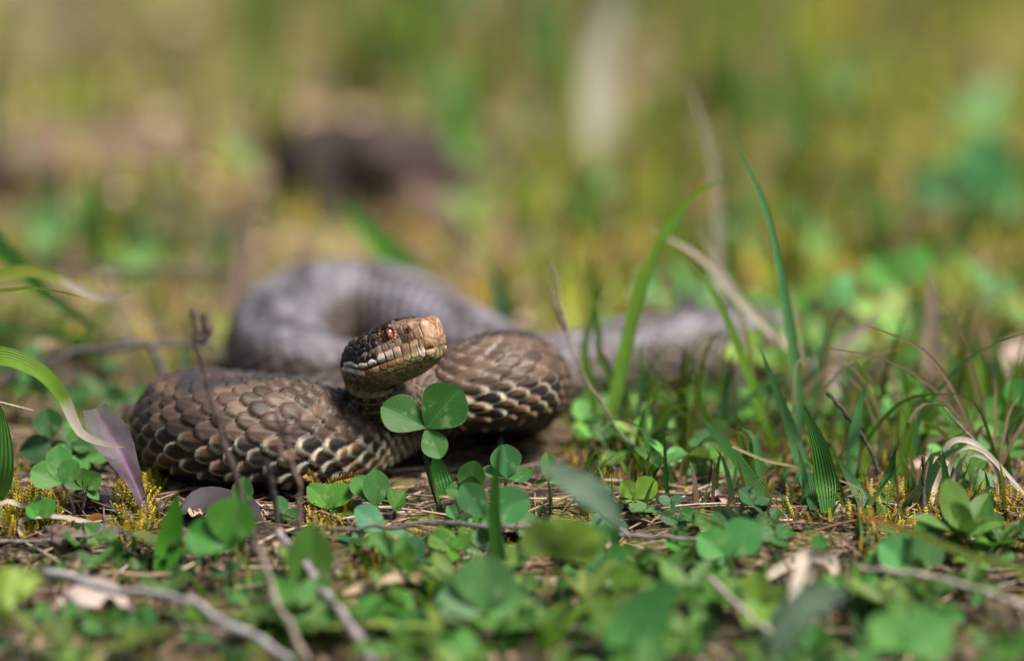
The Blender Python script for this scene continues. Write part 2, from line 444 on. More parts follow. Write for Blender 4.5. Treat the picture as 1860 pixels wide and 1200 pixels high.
inz = ss(.55, -.55, np.abs(V2 - zc) - 1.3) * (r2 > .06)
zw = np.interp(d_head, [0, 34, 40, Ltot], [.9, .9, .45, .4])[:, None]
col = col + (np.array([.03, .026, .028]) - col) * (inz * zw)[..., None]
sidespot = ((np.mod(bi, 4) == 0) & (rowh > 5) & (rowh < 8.2)) * .55
col = col + (darkc * 1.5 - col) * sidespot[..., None]
# the lowest two or three rows: dark scale, cream tip and rim, orange blush
low = ss(6.0, 7.0, rowh)
sgnV = np.sign(V2)
tipm = ss(.05, .45, ba + bc * sgnV * .25) * ss(.25, .55, be)
lowc = darkc + (cream - darkc) * np.clip(tipm * (.5 + .6 * r1), 0, 1)[..., None]
upper = ss(.2, -.5, bc * sgnV)
crim = ss(.45, .7, be) * ss(1.0, .9, be) * (.2 + .8 * r1) * ss(-.15, .35, ba + .5 * bc * sgnV * (2 * (r2 > .5) - .6))
lowc = lowc + (cream * .85 - lowc) * (crim * .8)[..., None]
lowc = lowc + (np.array([.30, .15, .07]) - lowc) * (upper * .4 * (r3 > .5))[..., None]
col = col + (lowc - col) * (low * (.82 + .18 * r2))[..., None]
skin = (best <= 0.02) & ~isbelly
skinc = np.array([.12, .12, .14]); col = np.where(skin[..., None], skinc * (1 - .85 * ss(5, 8, rowh))[..., None], col)
bell = np.array([.012, .010, .010]) + (np.array([.34, .29, .17])) * (ss(.62, .9, pu) * ss(.4, .62, vnoise(np.stack([U2 * .9, V2 * .8, U2 * 0], -1), 1.0)))[..., None]
col = col + (bell - col) * wb[..., None]
fade = ss(26, 31, d_head)[:, None, None]                     # hind body: sky sheen painted grey on the back, shade brown on flanks
col = col + ((np.array([.19, .18, .215]) + (np.array([.10, .078, .072]) - np.array([.19, .18, .215])) * ss(3.0, 6.0, rowh)[..., None]) * (.55 + .9 * r1[..., None]) * (1 - .3 * centre[..., None]) - col) * fade * .75 * (1 - .5 * wb[..., None]) * (1 - .7 * inz[..., None])
# neck under the chin: black with cream net
neck = ss(3.4, 1.6, d_head)[:, None] * ss(5.0, 7.0, rowh)
nn = vnoise(np.stack([U2 * 1.1, V2 * .9, U2 * 0 + 5], -1), 1.0)
neckc = np.array([.02, .016, .012]) + np.array([.36, .30, .15]) * (np.clip(ss(.5, .9, be) * ss(.3, .6, nn) + .6 * ss(.7, .95, pu) * wb, 0, 1))[..., None]
col = col + (neckc - col) * neck[..., None]
# --- head plates
Th = np.repeat(tt[:, None], NC, 1); Zl = Zh; side = np.sign(np.sin(th))[None, :] * np.ones_like(Th)
mouth = np.interp(Th, [0, .2, .45, .7, .82, .92, 1], [-.06, -.06, -.02, .02, .06, .05, -.06])
bm = Zl - mouth
HP = np.stack([fwdoff, Xh, Zh], -1)                           # head-local positions
seedP, seedC, seedK = [], [], []
def seed(t, b, c, k=0, s=(1, -1)):
    """a plate on the flank: at fraction t along the head, b above the mouth"""
    for sg in s:
        m_ = (np.sign(Xh) == sg)
        dd = (fwdoff - t * HL) ** 2 + (bm - b) ** 2 + np.where(m_, 0, 9) + np.where(np.abs(np.sin(th))[None, :] < .15, 3, 0)
        q = np.unravel_index(np.argmin(dd), dd.shape); seedP.append(HP[q]); seedC.append(c); seedK.append(k)
W = (.60, .54, .47); TAN = (.20, .11, .058); LT = (.29, .18, .11); OR = (.2, .08, .024); OL = (.22, .175, .08); DK = (.011, .008, .007); BR = (.085, .048, .029)
for t_, b_, c_ in [(.235, .10, W), (.33, .12, W), (.43, .13, W), (.525, .14, (.42, .36, .29)), (.61, .13, (.40, .32, .25)), (.685, .14, (.38, .29, .22)), (.765, .14, TAN), (.86, .12, LT), (.96, .12, TAN)]:
    seed(t_, b_ + random.uniform(-.015, .015), c_, 1)
for t_, b_, c_ in [(.37, .34, (0.204, 0.163, 0.129)), (.45, .35, (0.095, 0.068, 0.051)), (.52, .37, (0.136, 0.095, 0.068)), (.585, .36, (0.163, 0.116, 0.082)), (.645, .36, (0.190, 0.136, 0.102)), (.71, .36, (0.150, 0.102, 0.068)), (.77, .36, BR), (.755, .56, (0.102, 0.061, 0.037)), (.71, .70, (0.136, 0.082, 0.051)),
                   (.83, .34, TAN), (.81, .56, (0.136, 0.082, 0.048)), (.86, .62, LT), (.925, .38, (0.272, 0.170, 0.102)), (1.0, .45, LT), (.55, .52, BR), (.70, .5, BR), (.63, .88, (0.245, 0.150, 0.088)), (.555, .76, BR)]:
    seed(t_, b_, c_, 2)
for t_, b_, c_ in [(.20, -.07, W), (.28, -.09, (.5, .4, .3)), (.36, -.10, OR), (.44, -.10, (.4, .24, .12)), (.52, -.10, OR), (.60, -.10, (.2, .11, .05)), (.68, -.11, (.24, .15, .07)), (.76, -.11, (.32, .22, .12)), (.84, -.10, (.4, .3, .19)), (.91, -.10, (.55, .48, .38)), (.97, -.09, (.36, .25, .14))]:
    seed(t_, b_, c_, 3)
for t_ in np.arange(.12, .95, .075):
    for b_ in (-.24, -.36, -.5):
        v = .7 + .6 * random.random(); seed(t_ + random.uniform(-.02, .02), b_, tuple(np.array(OL) * v), 4)
pts = []
for _ in range(1500):                                         # small temple and crown scales
    t_, q_ = random.uniform(.0, .66), random.randrange(NC)
    i_ = int(np.argmin(np.abs(tt[:199] - t_))); p = HP[i_, q_]
    if bm[i_, q_] < .2: continue
    if t_ > .5 and bm[i_, q_] < .62: continue
    if all(np.linalg.norm(p - o) > .135 for o in pts):
        pts.append(p); v = .6 + .9 * random.random()
        seedP.append(p); seedC.append(tuple(np.array(DK) * v if (random.random() < .96 if bm[i_, q_] < .62 else random.random() < .72) else np.array(BR) * v)); seedK.append(5)
for t_, x_ in [(.7, 0), (.8, .12), (.8, -.12), (.9, .13), (.9, -.13), (.74, .3), (.74, -.3), (.93, 0)]:
    i_ = int(np.argmin(np.abs(tt[:199] - t_))); q_ = int(np.argmin(np.abs(Xh[i_] - x_) + (cst[0] < 0) * 9)); seedP.append(HP[i_, q_]); seedC.append(TAN); seedK.append(2)
seedP, seedC, seedK = np.array(seedP), np.array(seedC), np.array(seedK)
flat = HP.reshape(-1, 3)
d1 = np.full(len(flat), 9.); d2 = np.full(len(flat), 9.); id1 = np.zeros(len(flat), int)
fb = bm.reshape(-1)
for k, p in enumerate(seedP):
    d = np.linalg.norm(flat - p, axis=1)
    low_plate = seedK[k] in (3, 4)
    d = d + np.where((fb < 0) != low_plate, .5, 0)            # plates stop at the mouth
    closer = d < d1
    d2 = np.where(closer, d1, np.minimum(d2, d)); d1 = np.where(closer, d, d1); id1 = np.where(closer, k, id1)
edge = (d2 - d1).reshape(Th.shape); pid = id1.reshape(Th.shape)
dome = ss(0, .05, edge); kindm = seedK[pid]
big = np.isin(kindm, (2, 3)); 
disp_h = np.where(big, .016, .028) * dome + np.where(kindm == 5, .018, 0) * ss(0, .1, edge)
disp_h = np.where(kindm == 4, .012 * dome, disp_h)
groove = np.exp(-(bm / .03) ** 2) * ss(.15, .24, Th) * (cap[:, None] < .75)
disp_h = disp_h - .075 * groove
lipbulge = np.exp(-((bm - .1) / .09) ** 2) * ss(.15, .3, Th); disp_h = disp_h + .02 * lipbulge
pc = seedC[pid]
nz = vnoise(HP.reshape(-1, 3), 14).reshape(Th.shape); nz2 = vnoise(HP.reshape(-1, 3) + 9, 30).reshape(Th.shape)
nz3 = vnoise(HP.reshape(-1, 3) + 4, 6).reshape(Th.shape)
hc = pc * ((.35 + .6 * nz + .6 * nz2) * (.7 + .6 * nz3))[..., None]
lab = (kindm == 1) & (Th < .72)
lower_edge = np.clip(ss(.10, .03, bm + .05 * (nz - .5)) * lab * (.35 + 1.1 * hash3(pid, pid * 7, 3)) + .55 * ss(.17, .27, bm + .06 * (nz2 - .5)) * lab, 0, 1)
hc = hc + (np.array([.20, .085, .03]) - hc) * (lower_edge * .85)[..., None]
lineC = np.where((kindm == 5)[..., None], np.array([.035, .027, .022]), np.array([.07, .034, .016]))
line = ss(.034, .006, edge)
lw = np.where(kindm == 5, .5, np.where(kindm == 1, .95, .6))
hc = hc + (lineC - hc) * (line * lw)[..., None]
mott = ss(.46, .62, nz) * (kindm == 4)
hc = hc + (np.array([.045, .035, .018]) - hc) * (mott * .75)[..., None]
hc = hc + (np.array([.06, .022, .008]) - hc) * (groove * .95)[..., None]
snoutb = ss(.72, .95, Th) * (bm > 0)
hc = hc * (1 + .25 * snoutb[..., None])
nos = np.exp(-(((fwdoff - .815 * HL) / .075) ** 2 + ((bm - .52) / .10) ** 2)); disp_h = disp_h - .05 * nos
hc = hc * (1 - .85 * ss(.3, .8, nos))[..., None]
# blend of the neck scales into the head
gul = ss(.5, .22, Th + .12 * (nz - .5)) * ss(-.10, -.26, bm) 
net = ss(.55, .8, nz2) * .8 + .5 * ss(.03, .005, edge)
hc = hc + (np.array([.012, .010, .008]) + np.array([.26, .21, .11]) * np.clip(net, 0, 1)[..., None] - hc) * (gul * .9)[..., None]
wt = ss(0.0, .14, Th)
disp_h = disp_h * wt
hdn = neckc[-1][None]; hc = hc * wt[..., None] + col[-1][None] * (1 - wt[..., None])
endfade = ss(0, .5, d_head)[:, None]
disp = np.concatenate([disp_b * endfade, disp_h], 0)
colA = np.concatenate([col, hc], 0)
G = G + GN * disp[..., None]
V = G.reshape(-1, 3)
Fq = quads(NR, NC, True)[:, ::-1]
caps = [np.arange(NC)[None, :], (np.arange(NC) + (NR - 1) * NC)[None, ::-1]]
snake = thing('viper_snake', [0, 0, 0], 'coiled brown scaly viper with raised head and red eye', 'snake')
obj('body', mesh('snake_body', V, [Fq] + caps, SNAKE, col=np.clip(colA, .002, .9).reshape(-1, 3)), snake)
# eyes
def uvsphere(nu, nv):
    a = np.linspace(0, math.pi, nu); b = np.linspace(0, 2 * math.pi, nv, endpoint=False)
    A_, B_ = np.meshgrid(a, b, indexing='ij')
    return np.stack([np.sin(A_) * np.cos(B_), np.sin(A_) * np.sin(B_), np.cos(A_)], -1).reshape(-1, 3), quads(nu, nv, True)
sv, sf = uvsphere(28, 40)
for sg in (1, -1):
    ti, bb = .632, .61
    mk = (np.sign(Xh) == sg); dd = (fwdoff - ti * HL) ** 2 + (bm - bb) ** 2 + np.where(mk, 0, 9)
    q = np.unravel_index(np.argmin(dd), dd.shape); p = head[q]
    ER = .19
    out = nrm(es * sg + ef * .22 + eu * .05)
    ec = p - out * .085
    rt = nrm(np.cross(eu, out)); u2 = np.cross(out, rt)
    e = obj('eye', mesh('eye', (sv[:, :1] * rt + sv[:, 1:2] * u2 + sv[:, 2:] * out) * ER, sf, IRIS), snake, ec)
    pu_ = sv.copy()
    pv = (pu_[:, :1] * .30 * rt + pu_[:, 1:2] * .78 * u2) * ER
    nrm2 = np.sqrt(np.clip(1.03 - (pu_[:, 0] * .30) ** 2 - (pu_[:, 1] * .78) ** 2, 0, 1))
    keep = pu_[:, 2:] * .02
    obj('pupil', mesh('pupil', pv + out * (nrm2[:, None] + keep) * ER, sf, PUPIL), e)
    # socket ring of small scales round the eye
    ring = []; rf = []; rc = []
    for k in range(18):
        a = 2 * math.pi * k / 18
        c0 = (rt * math.cos(a) + u2 * math.sin(a)) * (ER * 1.08) + out * (ER * .42)
        n_ = len(ring) and sum(len(x) for x in ring)
        vv = sv * np.array([.045, .05, .045])
        tng = -rt * math.sin(a) + u2 * math.cos(a); rad = rt * math.cos(a) + u2 * math.sin(a)
        ring.append(c0 + vv[:, :1] * tng * 1.1 + vv[:, 1:2] * rad + vv[:, 2:] * out); rf.append(sf + n_)
        rc.append(np.tile(np.array([.30, .19, .12]) * random.uniform(.35, 1.0) * (1.0 if math.sin(a) < .3 else .8), (len(sv), 1)))
    obj('eye_rim', mesh('eye_rim', np.vstack(ring), np.vstack(rf), SNAKE, col=np.vstack(rc)), e)

# ------------------------------------------------------------------ plants and litter: builders
GREEN = np.array([.125, .255, .026]); TEAL = np.array([.115, .29, .10]); YG = np.array([.17, .21, .025]); DG = np.array([.025, .085, .015])
STRAW = np.array([.36, .25, .15]); PALE = np.array([.55, .47, .38]); GREY = np.array([.2, .17, .155])

def blade_geo(P, width, col, tipcol=None, tipstart=.8, tipsoft=.08, face=None, fold=.28, n=18, taper=.75, basew=.6):
    P = resample(spline(P, 60), n); t = np.linspace(0, 1, n)
    Tn = nrm(np.gradient(P, axis=0))
    f = np.array([0, -1, .25]) if face is None else np.asarray(face, float)
    sd_ = nrm(np.cross(Tn, f)); nm = np.cross(sd_, Tn)
    wv = width * .5 * (basew + (1 - basew) * ss(0, .35, t)) * np.clip(1 - t ** 2.4, 0, 1) ** (.55 + .5 * taper)
    wv = np.maximum(wv, width * .012)
    s_ = np.array([-1, -.5, 0, .5, 1])
    Vv_ = P[:, None] + sd_[:, None] * (wv[:, None] * s_)[..., None] + nm[:, None] * (wv[:, None] * (np.abs(s_) * fold))[..., None]
    c = np.tile(np.asarray(col), (n, 1)) * (1.0)
    if tipcol is not None:
        k = ss(tipstart - tipsoft, tipstart + tipsoft, t)[:, None]; c = c * (1 - k) + np.asarray(tipcol) * k
    uv = np.stack([np.tile((s_ + 1) / 2, (n, 1)), np.tile(t[:, None], (1, 5))], -1).reshape(-1, 2)
    return Vv_.reshape(-1, 3), quads(n, 5), np.repeat(c, 5, 0), uv
def blade(P, width, col, label=None, group=None, name='grass_shoot', cat='grass', parent=None, base=None, mat=None, **kw):
    P = np.asarray(P, float); base = P[0] if base is None else base
    V_, F_, c_, uv = blade_geo(P - base, width, col, **kw)
    o = obj(name, mesh(name, V_, F_, mat or BLADE, uv, c_), parent, None if parent is not None else base)
    if label: tag(o, label, cat, group)
    return o
def tube_geo(P, radii, n=24, k=8, col=None, rough=.24, seedv=0):
    Q = np.c_[np.asarray(P, float), np.asarray(radii, float)]
    Q = resample(spline(Q, 80), n); Pp, r = Q[:, :3], Q[:, 3]
    Tn = nrm(np.gradient(Pp, axis=0)); ref = np.array([.3, .9, .2]) if abs(Tn[0] @ nrm([.3, .9, .2])) < .9 else np.array([0, 0, 1.])
    a = nrm(np.cross(Tn, ref)); b = np.cross(Tn, a); an = np.linspace(0, 2 * math.pi, k, endpoint=False)
    rad = r[:, None] * (1 + rough * (rng.random((n, k)) - .5) * 2 + rough * .8 * (rng.random((n, 1)) - .5))
    V_ = Pp[:, None] + a[:, None] * (np.cos(an) * rad)[..., None] + b[:, None] * (np.sin(an) * rad)[..., None]
    F_ = quads(n, k, True)
    c = np.asarray(col) * (.45 + .9 * rng.random((n * k, 1)))
    uv = np.stack([np.tile(an / 6.283, (n, 1)), np.tile(np.linspace(0, 1, n)[:, None], (1, k))], -1).reshape(-1, 2)
    return V_.reshape(-1, 3), [F_, np.arange(k)[None, ::-1], (np.arange(k) + (n - 1) * k)[None]], c, uv
def tube(P, radii, col, name, label=None, cat=None, group=None, parent=None, base=None, mat=None, **kw):
    P = np.asarray(P, float); base = P[0] if base is None else base
    if np.isscalar(radii): radii = np.full(len(P), radii)
    V_, F_, c_, uv = tube_geo(P - base, radii, col=col, **kw)
    o = obj(name, mesh(name, V_, F_, mat or BARK, uv, c_), parent, None if parent is not None else base)
    if label: tag(o, label, cat, group)
    return o

# unit leaflets, length 1 along +Y, face +Z
def leaflet_mesh(wmax, notch, fold, curl, oval=.62, pt=.0):
    n, k = 29, 9
    t = np.linspace(0, 1, n); s_ = np.linspace(-1, 1, k)
    wv = wmax * np.clip(np.sin(math.pi * t ** (math.log(.5) / math.log(oval))), 0, 1) ** .62
    wv[0] = .012; wv[-1] = .012 if pt else wmax * .12
    y = np.repeat(t[:, None], k, 1) + notch * np.abs(s_)[None] * (t[:, None] ** 6)
    ser = 1 + .022 * (np.arange(n) % 2) * (np.linspace(0, 1, n) > .25)
    x = (wv * ser)[:, None] * s_
    z = fold * np.abs(x) + curl * (t[:, None] ** 2) - .35 * fold * np.abs(x) ** 2
    z = z + .012 * np.sin(9 * t)[:, None] * np.abs(s_)
    uv = np.stack([np.repeat((s_[None] + 1) / 2, n, 0), np.repeat(t[:, None], k, 1)], -1).reshape(-1, 2)
    return mesh('leaflet', np.stack([x, y, z], -1).reshape(-1, 3), quads(n, k), CLOVER, uv)
LEAF = [leaflet_mesh(.43, .02, .25, -.10), leaflet_mesh(.47, .035, .4, -.05, .6), leaflet_mesh(.40, .01, .15, .10, .58), leaflet_mesh(.44, .02, .55, -.2, .6), leaflet_mesh(.36, 0, .3, -.12, .55, 1)]
def place_leaf(parent, base_w, J, tip, normal, col, variant=0, wscale=1.0, name='leaflet'):
    J, tip = np.asarray(J, float), np.asarray(tip, float)
    y = tip - J; l = np.linalg.norm(y); y = y / l
    z = np.asarray(normal, float); z = z - y * (z @ y); z = z / np.linalg.norm(z); x = np.cross(y, z)
    o = bpy.data.objects.new(name, LEAF[variant % len(LEAF)]); C.objects.link(o); o.parent = parent
    R3 = np.stack([x * l * wscale, y * l, z * l], 1); L_ = (J - base_w) * S
    o.matrix_local = Matrix([[*R3[0], L_[0]], [*R3[1], L_[1]], [*R3[2], L_[2]], [0, 0, 0, 1]])
    o.color = (*np.clip(col, 0, 1), 1)
    return o
TOCAM = np.array([0, -.974, .225])
CL = np.array([.034, .125, .03])
def clover(base, joint, size, label, group=None, spin=None, face=None, n=3, col=None, stemcol=None, name='clover_plant', cat='clover', tips=None, open_=.35, lean=None, sr=.045):
    base, joint = np.asarray(base, float), np.asarray(joint, float)
    o = thing(name, base, label, cat, group)
    mid = (base + joint) / 2 + np.array([random.uniform(-.2, .2), random.uniform(-.1, .2), .1])
    tube([base - [0, 0, .15], mid, joint], [sr * 1.2, sr, sr * .8], np.array([.10, .17, .05]) if stemcol is None else stemcol, 'stem', parent=o, base=base, n=10, k=6, rough=.05, mat=BLADE)
    c0 = CL if col is None else np.asarray(col)
    if tips is None:
        sp = random.uniform(0, 6.28) if spin is None else spin
        f = nrm([random.uniform(-.5, .5), random.uniform(-.9, .1), random.uniform(.4, 1)]) if face is None else nrm(face)
        ax = nrm(np.cross(f, [.2, .3, 1])) if abs(f[2]) < .95 else nrm(np.cross(f, [1, 0, 0])); ay = np.cross(f, ax)
        tips = []
        for k in range(n):
            a = sp + 2 * math.pi * k / 3 + random.uniform(-.15, .15)
            d = nrm((ax * math.cos(a) + ay * math.sin(a)) + f * random.uniform(open_ - .25, open_ + .2))
            tips.append((joint + d * size * random.uniform(.88, 1.1), nrm(f + .35 * rng.standard_normal(3) - d * open_ * .5), random.randrange(5), 1.0))
    for tp in tips:
        tip, nm, va, ws = tp
        place_leaf(o, base, joint, tip, nm, c0 * random.uniform(.82, 1.2) * np.array([random.uniform(.85, 1.25), 1, random.uniform(.85, 1.2)]), va, ws)
    return o

# ------------------------------------------------------------------ hero clover in front of the snake
def A(px, py, Y): return at(px, py, Y)
Yh = -1.75
hj = A(774, 777, Yh)
clover(gp(806, 934), hj, 1, 'three-leaflet clover held up in front of the snake just below its chin', tips=[
    (A(696, 735, Yh + .1), [.25, -.9, .5], 0, .98), (A(834, 706, Yh + .15), [-.1, -.95, .25], 1, 1.06), (A(800, 832, Yh - .25), [.1, -.85, .45], 2, 1.0)], col=[.032, .118, .024], sr=.07)

# ------------------------------------------------------------------ other clovers near the snake
def simple(bp, jp, dY, size, label, **kw):
    b = gp(*bp); return clover(b, at(jp[0], jp[1], b[1] + dY), size, label, **kw)
def cl3(bp, J, tips, label, Y=None, **kw):
    b = gp(*bp); Yj = b[1] if Y is None else Y
    tp = [(at(x, y, Yj + dy), nm, va, ws) for (x, y, dy, nm, va, ws) in tips]
    return clover(b, at(J[0], J[1], Yj), 1, label, tips=tp, **kw)
cl3((600, 945), (597, 924), [(561, 882, .1, [.5, -.8, .5], 1, .9), (636, 880, .1, [-.5, -.8, .5], 3, 1.0), (592, 876, .45, [0, -.7, .7], 0, .9), (640, 942, -.3, [.1, -.4, .9], 2, .8)], 'bright folded clover beside the orange dried moss', col=[.06, .21, .03])
cl3((684, 950), (682, 918), [(683, 852, .1, [.3, -.95, .2], 4, 1.1), (650, 862, .5, [.4, -.8, .4], 0, 1.0), (672, 925, -.3, [0, -.3, 1], 1, 1)], 'clover with a tall oval leaflet close under the snake coil', col=[.04, .14, .03])
cl3((716, 948), (716, 928), [(712, 886, .1, [.6, -.7, .3], 3, .9), (732, 892, .1, [-.5, -.8, .3], 3, .8), (735, 915, -.2, [0, -.5, .8], 0, .8)], 'small half-opened clover bud with curled leaflets', col=[.06, .18, .035])
cl3((922, 935), (921, 868), [(916, 808, .15, [.1, -.9, .4], 1, 1.0), (876, 850, .1, [.1, -.5, .9], 0, .8), (970, 862, 0, [0, -.6, .8], 2, .8)], 'round-leaved clover standing alone beneath the right coil', col=[.05, .17, .05])
cl3((856, 945), (848, 902), [(866, 838, .2, [-.3, -.9, .3], 2, 1.0), (812, 886, .1, [.2, -.7, .7], 1, 1.0), (858, 870, -.3, [.2, -.9, .3], 3, 1.2)], 'dark clover with a leaflet folded over by the clover stalk', col=[.035, .12, .025])
cl3((1000, 940), (996, 872), [(995, 822, .1, [.2, -.9, .3], 3, .7), (970, 880, 0, [0, -.3, 1], 0, .9), (1016, 880, .1, [0, -.3, 1], 2, .9)], 'clover with a folded pale leaflet under the coil bend', col=[.055, .15, .04])
cl3((132, 968), (112, 878), [(58, 852, 0, [.2, -.8, .6], 0, 1.1), (140, 838, .1, [-.3, -.8, .5], 1, 1.0), (104, 812, .5, [.1, -.6, .8], 2, .9)], 'long-stemmed clover in front of the purple leaf', col=[.045, .16, .03], stemcol=np.array([.22, .16, .10]))
cl3((150, 935), (152, 888), [(118, 868, .1, [.3, -.8, .5], 0, .9), (182, 862, 0, [0, -.8, .6], 1, 1.0), (180, 905, -.2, [.2, -.6, .7], 4, .8), (150, 850, .2, [0, -.8, .5], 2, .9)], 'leafy clover sprig on a dark upright stalk', col=[.06, .17, .03], stemcol=np.array([.06, .03, .025]))
cl3((72, 985), (70, 942), [(50, 918, 0, [.4, -.8, .5], 1, 1.0), (96, 908, 0, [-.3, -.8, .5], 0, 1.0), (72, 905, .3, [0, -.7, .6], 2, .9)], 'tiny clover growing among yellow moss', col=[.05, .18, .03])
cl3((148, 1040), (150, 950), [(180, 985, -.4, [.3, -.8, .3], 3, 1.1), (132, 965, .1, [-.3, -.5, .6], 0, .9)], 'drooping clover leaf on a violet stem', Y=-3.2, col=[.05, .15, .03], stemcol=np.array([.16, .05, .16]))
cl3((415, 1070), (412, 992), [(342, 962, 0, [.1, -.85, .4], 0, 1.1), (430, 905, .1, [-.1, -.95, .2], 1, 1.1), (440, 985, -.6, [-.3, -.7, .5], 2, .7)], 'clover with two round leaflets in front of the left coil', col=[.045, .19, .025])
cl3((436, 945), (440, 922), [(442, 866, .1, [-.2, -.95, .2], 4, 1.0)], 'single upright oval leaf against the left coil', name='seedling', cat='seedling', col=[.06, .16, .03])
cl3((520, 955), (510, 945), [(508, 900, .2, [.4, -.8, .5], 0, .8), (545, 930, 0, [0, -.6, .8], 1, .8), (495, 940, 0, [.2, -.6, .8], 2, .8)], 'low clover at the foot of the dry dark stalk', col=[.04, .15, .04])
cl3((660, 985), (700, 965), [(645, 925, .2, [0, -.7, .7], 2, .95), (640, 985, -.3, [0, -.6, .8], 0, .9), (760, 985, 0, [.1, -.5, .8], 4, .7)], 'blue-green clover lying over the thin dark twig', col=[.05, .17, .075])
cl3((745, 1030), (735, 1025), [(765, 975, .2, [-.3, -.9, .3], 0, .9), (720, 1000, 0, [.3, -.9, .3], 1, .8)], 'clover leaflet standing edge-on above yellow moss', col=[.04, .13, .045])
cl3((905, 985), (880, 940), [(842, 880, 0, [.2, -.9, .3], 0, .9), (960, 905, .1, [-.1, -.8, .5], 1, .9), (900, 965, -.5, [0, -.6, .8], 2, .9)], 'broad dark clover between the clover stalk and the yellow-green leaf', col=[.04, .14, .045])
# blurred ones well in front
cl3((560, 1190), (558, 1085), [(566, 955, 0, [.1, -.95, .2], 4, .9)], 'large soft olive leaf standing beside the pale leaning stick', name='broad_leaf', cat='leaf', Y=-7.5, col=[.055, .13, .02])
cl3((1010, 1150), (1012, 1010), [(958, 955, 0, [.2, -.9, .4], 0, 1.1), (1085, 965, .1, [-.2, -.9, .4], 1, 1.1), (1015, 940, .5, [0, -.8, .6], 2, 1)], 'yellow-green clover glowing in front of the thin dark twig', Y=-8.5, col=[.1, .2, .02])
cl3((880, 1200), (880, 1110), [(800, 1075, 0, [.2, -.8, .5], 0, 1.2), (880, 1010, .3, [0, -.9, .4], 1, 1.2), (960, 1090, 0, [-.2, -.8, .5], 2, 1)], 'large soft clover in front of the straw heap', Y=-9, col=[.065, .2, .06])
cl3((1650, 1260), (1640, 1180), [(1590, 1120, 0, [.1, -.8, .6], 0, 1.2), (1720, 1130, .1, [-.1, -.9, .4], 1, 1.2)], 'very soft pale-green clover below the orange-tipped blade', Y=-13, col=[.08, .26, .06])
cl3((1330, 1080), (1318, 1010), [(1270, 970, 0, [.3, -.8, .4], 1, 1.1), (1372, 950, .1, [-.3, -.9, .3], 0, 1.1), (1290, 1050, -.4, [0, -.7, .7], 2, 1)], 'broad clover standing over the fallen grey stem', Y=-5.5, col=[.055, .2, .05])
cl3((1660, 1080), (1655, 1035), [(1600, 985, 0, [.3, -.8, .4], 1, 1.0), (1700, 975, .1, [-.1, -.9, .3], 0, 1.1)], 'pale clover under the orange-tipped grass blade', Y=-6, col=[.07, .21, .06])
cl3((470, 1150), (470, 1090), [(440, 1050, 0, [.3, -.8, .4], 1, 1.0), (500, 1035, .1, [-.1, -.9, .3], 0, 1.1), (480, 1130, -.3, [0, -.7, .6], 2, 1)], 'ragged clover beside the grey curved twig', Y=-6.5, col=[.05, .17, .03])
cl3((250, 1190), (240, 1150), [(200, 1110, 0, [.3, -.8, .4], 1, 1.0), (275, 1105, .1, [-.1, -.9, .3], 0, 1.0), (235, 1190, -.3, [0, -.7, .6], 2, 1)], 'dark clover below the pale dead leaf', Y=-9, col=[.04, .14, .03])
cl3((1500, 700), (1500, 690), [(1520, 640, 0, [-.2, -.9, .3], 1, 1.1), (1478, 665, 0, [.3, -.8, .5], 0, 1), (1545, 690, 0, [0, -.7, .6], 2, .9)], 'clover with a round leaflet behind the tall right grass', Y=10, col=[.05, .19, .03])
cl3((1780, 560), (1785, 350), [(1790, 245, 0, [0, -.95, .3], 1, 1.1), (1670, 335, 0, [.2, -.8, .5], 0, .9), (1800, 400, -.4, [0, -.8, .5], 2, 1.2), (1880, 350, 0, [-.2, -.8, .4], 1, 1)], 'tall blurred clover rising alone in the background', Y=30, col=[.06, .24, .08], sr=.09)
cl3((1640, 640), (1635, 520), [(1580, 470, 0, [0, -.95, .3], 1, 1.1), (1680, 450, 0, [.2, -.8, .5], 0, .9)], 'bright clover behind the dark thin stem', Y=16, col=[.1, .3, .06])
cl3((1850, 760), (1852, 735), [(1838, 690, 0, [.2, -.9, .3], 1, 1.1), (1895, 720, 0, [-.2, -.9, .4], 0, 1)], 'clover beside the white bent straw', Y=4, col=[.05, .2, .05])
cl3((1140, 935), (1150, 905), [(1130, 875, 0, [.2, -.9, .5], 1, 1), (1190, 872, 0, [-.2, -.9, .4], 0, 1), (1140, 915, -.2, [0, -.5, .8], 2, 1), (1185, 908, 0, [0, -.5, .8], 2, 1)], 'low yellow-green clover beside the broad diagonal blade', col=[.1, .22, .03])

# ------------------------------------------------------------------ blades with a shape of their own
def hb(pix, Y0, width, col, label, dY=0.0, ground=True, **kw):
    n = len(pix); P = rooted([sat(x, y, Y0 + dY * k / max(1, n - 1)) for k, (x, y) in enumerate(pix)])
    return blade(P, width / PXCM, np.asarray(col) * 1.3, label, **kw)
def sat(px, py, Y, dz=.2):              # a point on the sight line at depth Y, never below the soil
    P = at(px, py, Y)
    if P[2] < float(gz(P[0], P[1])) + dz: P = gp(px, py, dz)
    return P
def rooted(P, lim=.3):                   # let a stem that starts in the air begin at the soil
    g = float(gz(P[0][0], P[0][1]))
    if P[0][2] > g + lim: P = [np.array([P[0][0] + .1, P[0][1], g - .1])] + P
    return P
WHITE = np.array([.62, .54, .46])
hb([(1452, 800), (1448, 690), (1430, 560), (1392, 380), (1326, 236)], 3.2, 23, TEAL * 1.1, 'tallest slender grass blade right of the snake leaning left', dY=1.2, face=[-.3, -1, .2], taper=.9, tipcol=TEAL * 2.0, tipstart=.55, tipsoft=.3)  # paler tip colour paints in the light on the blade end
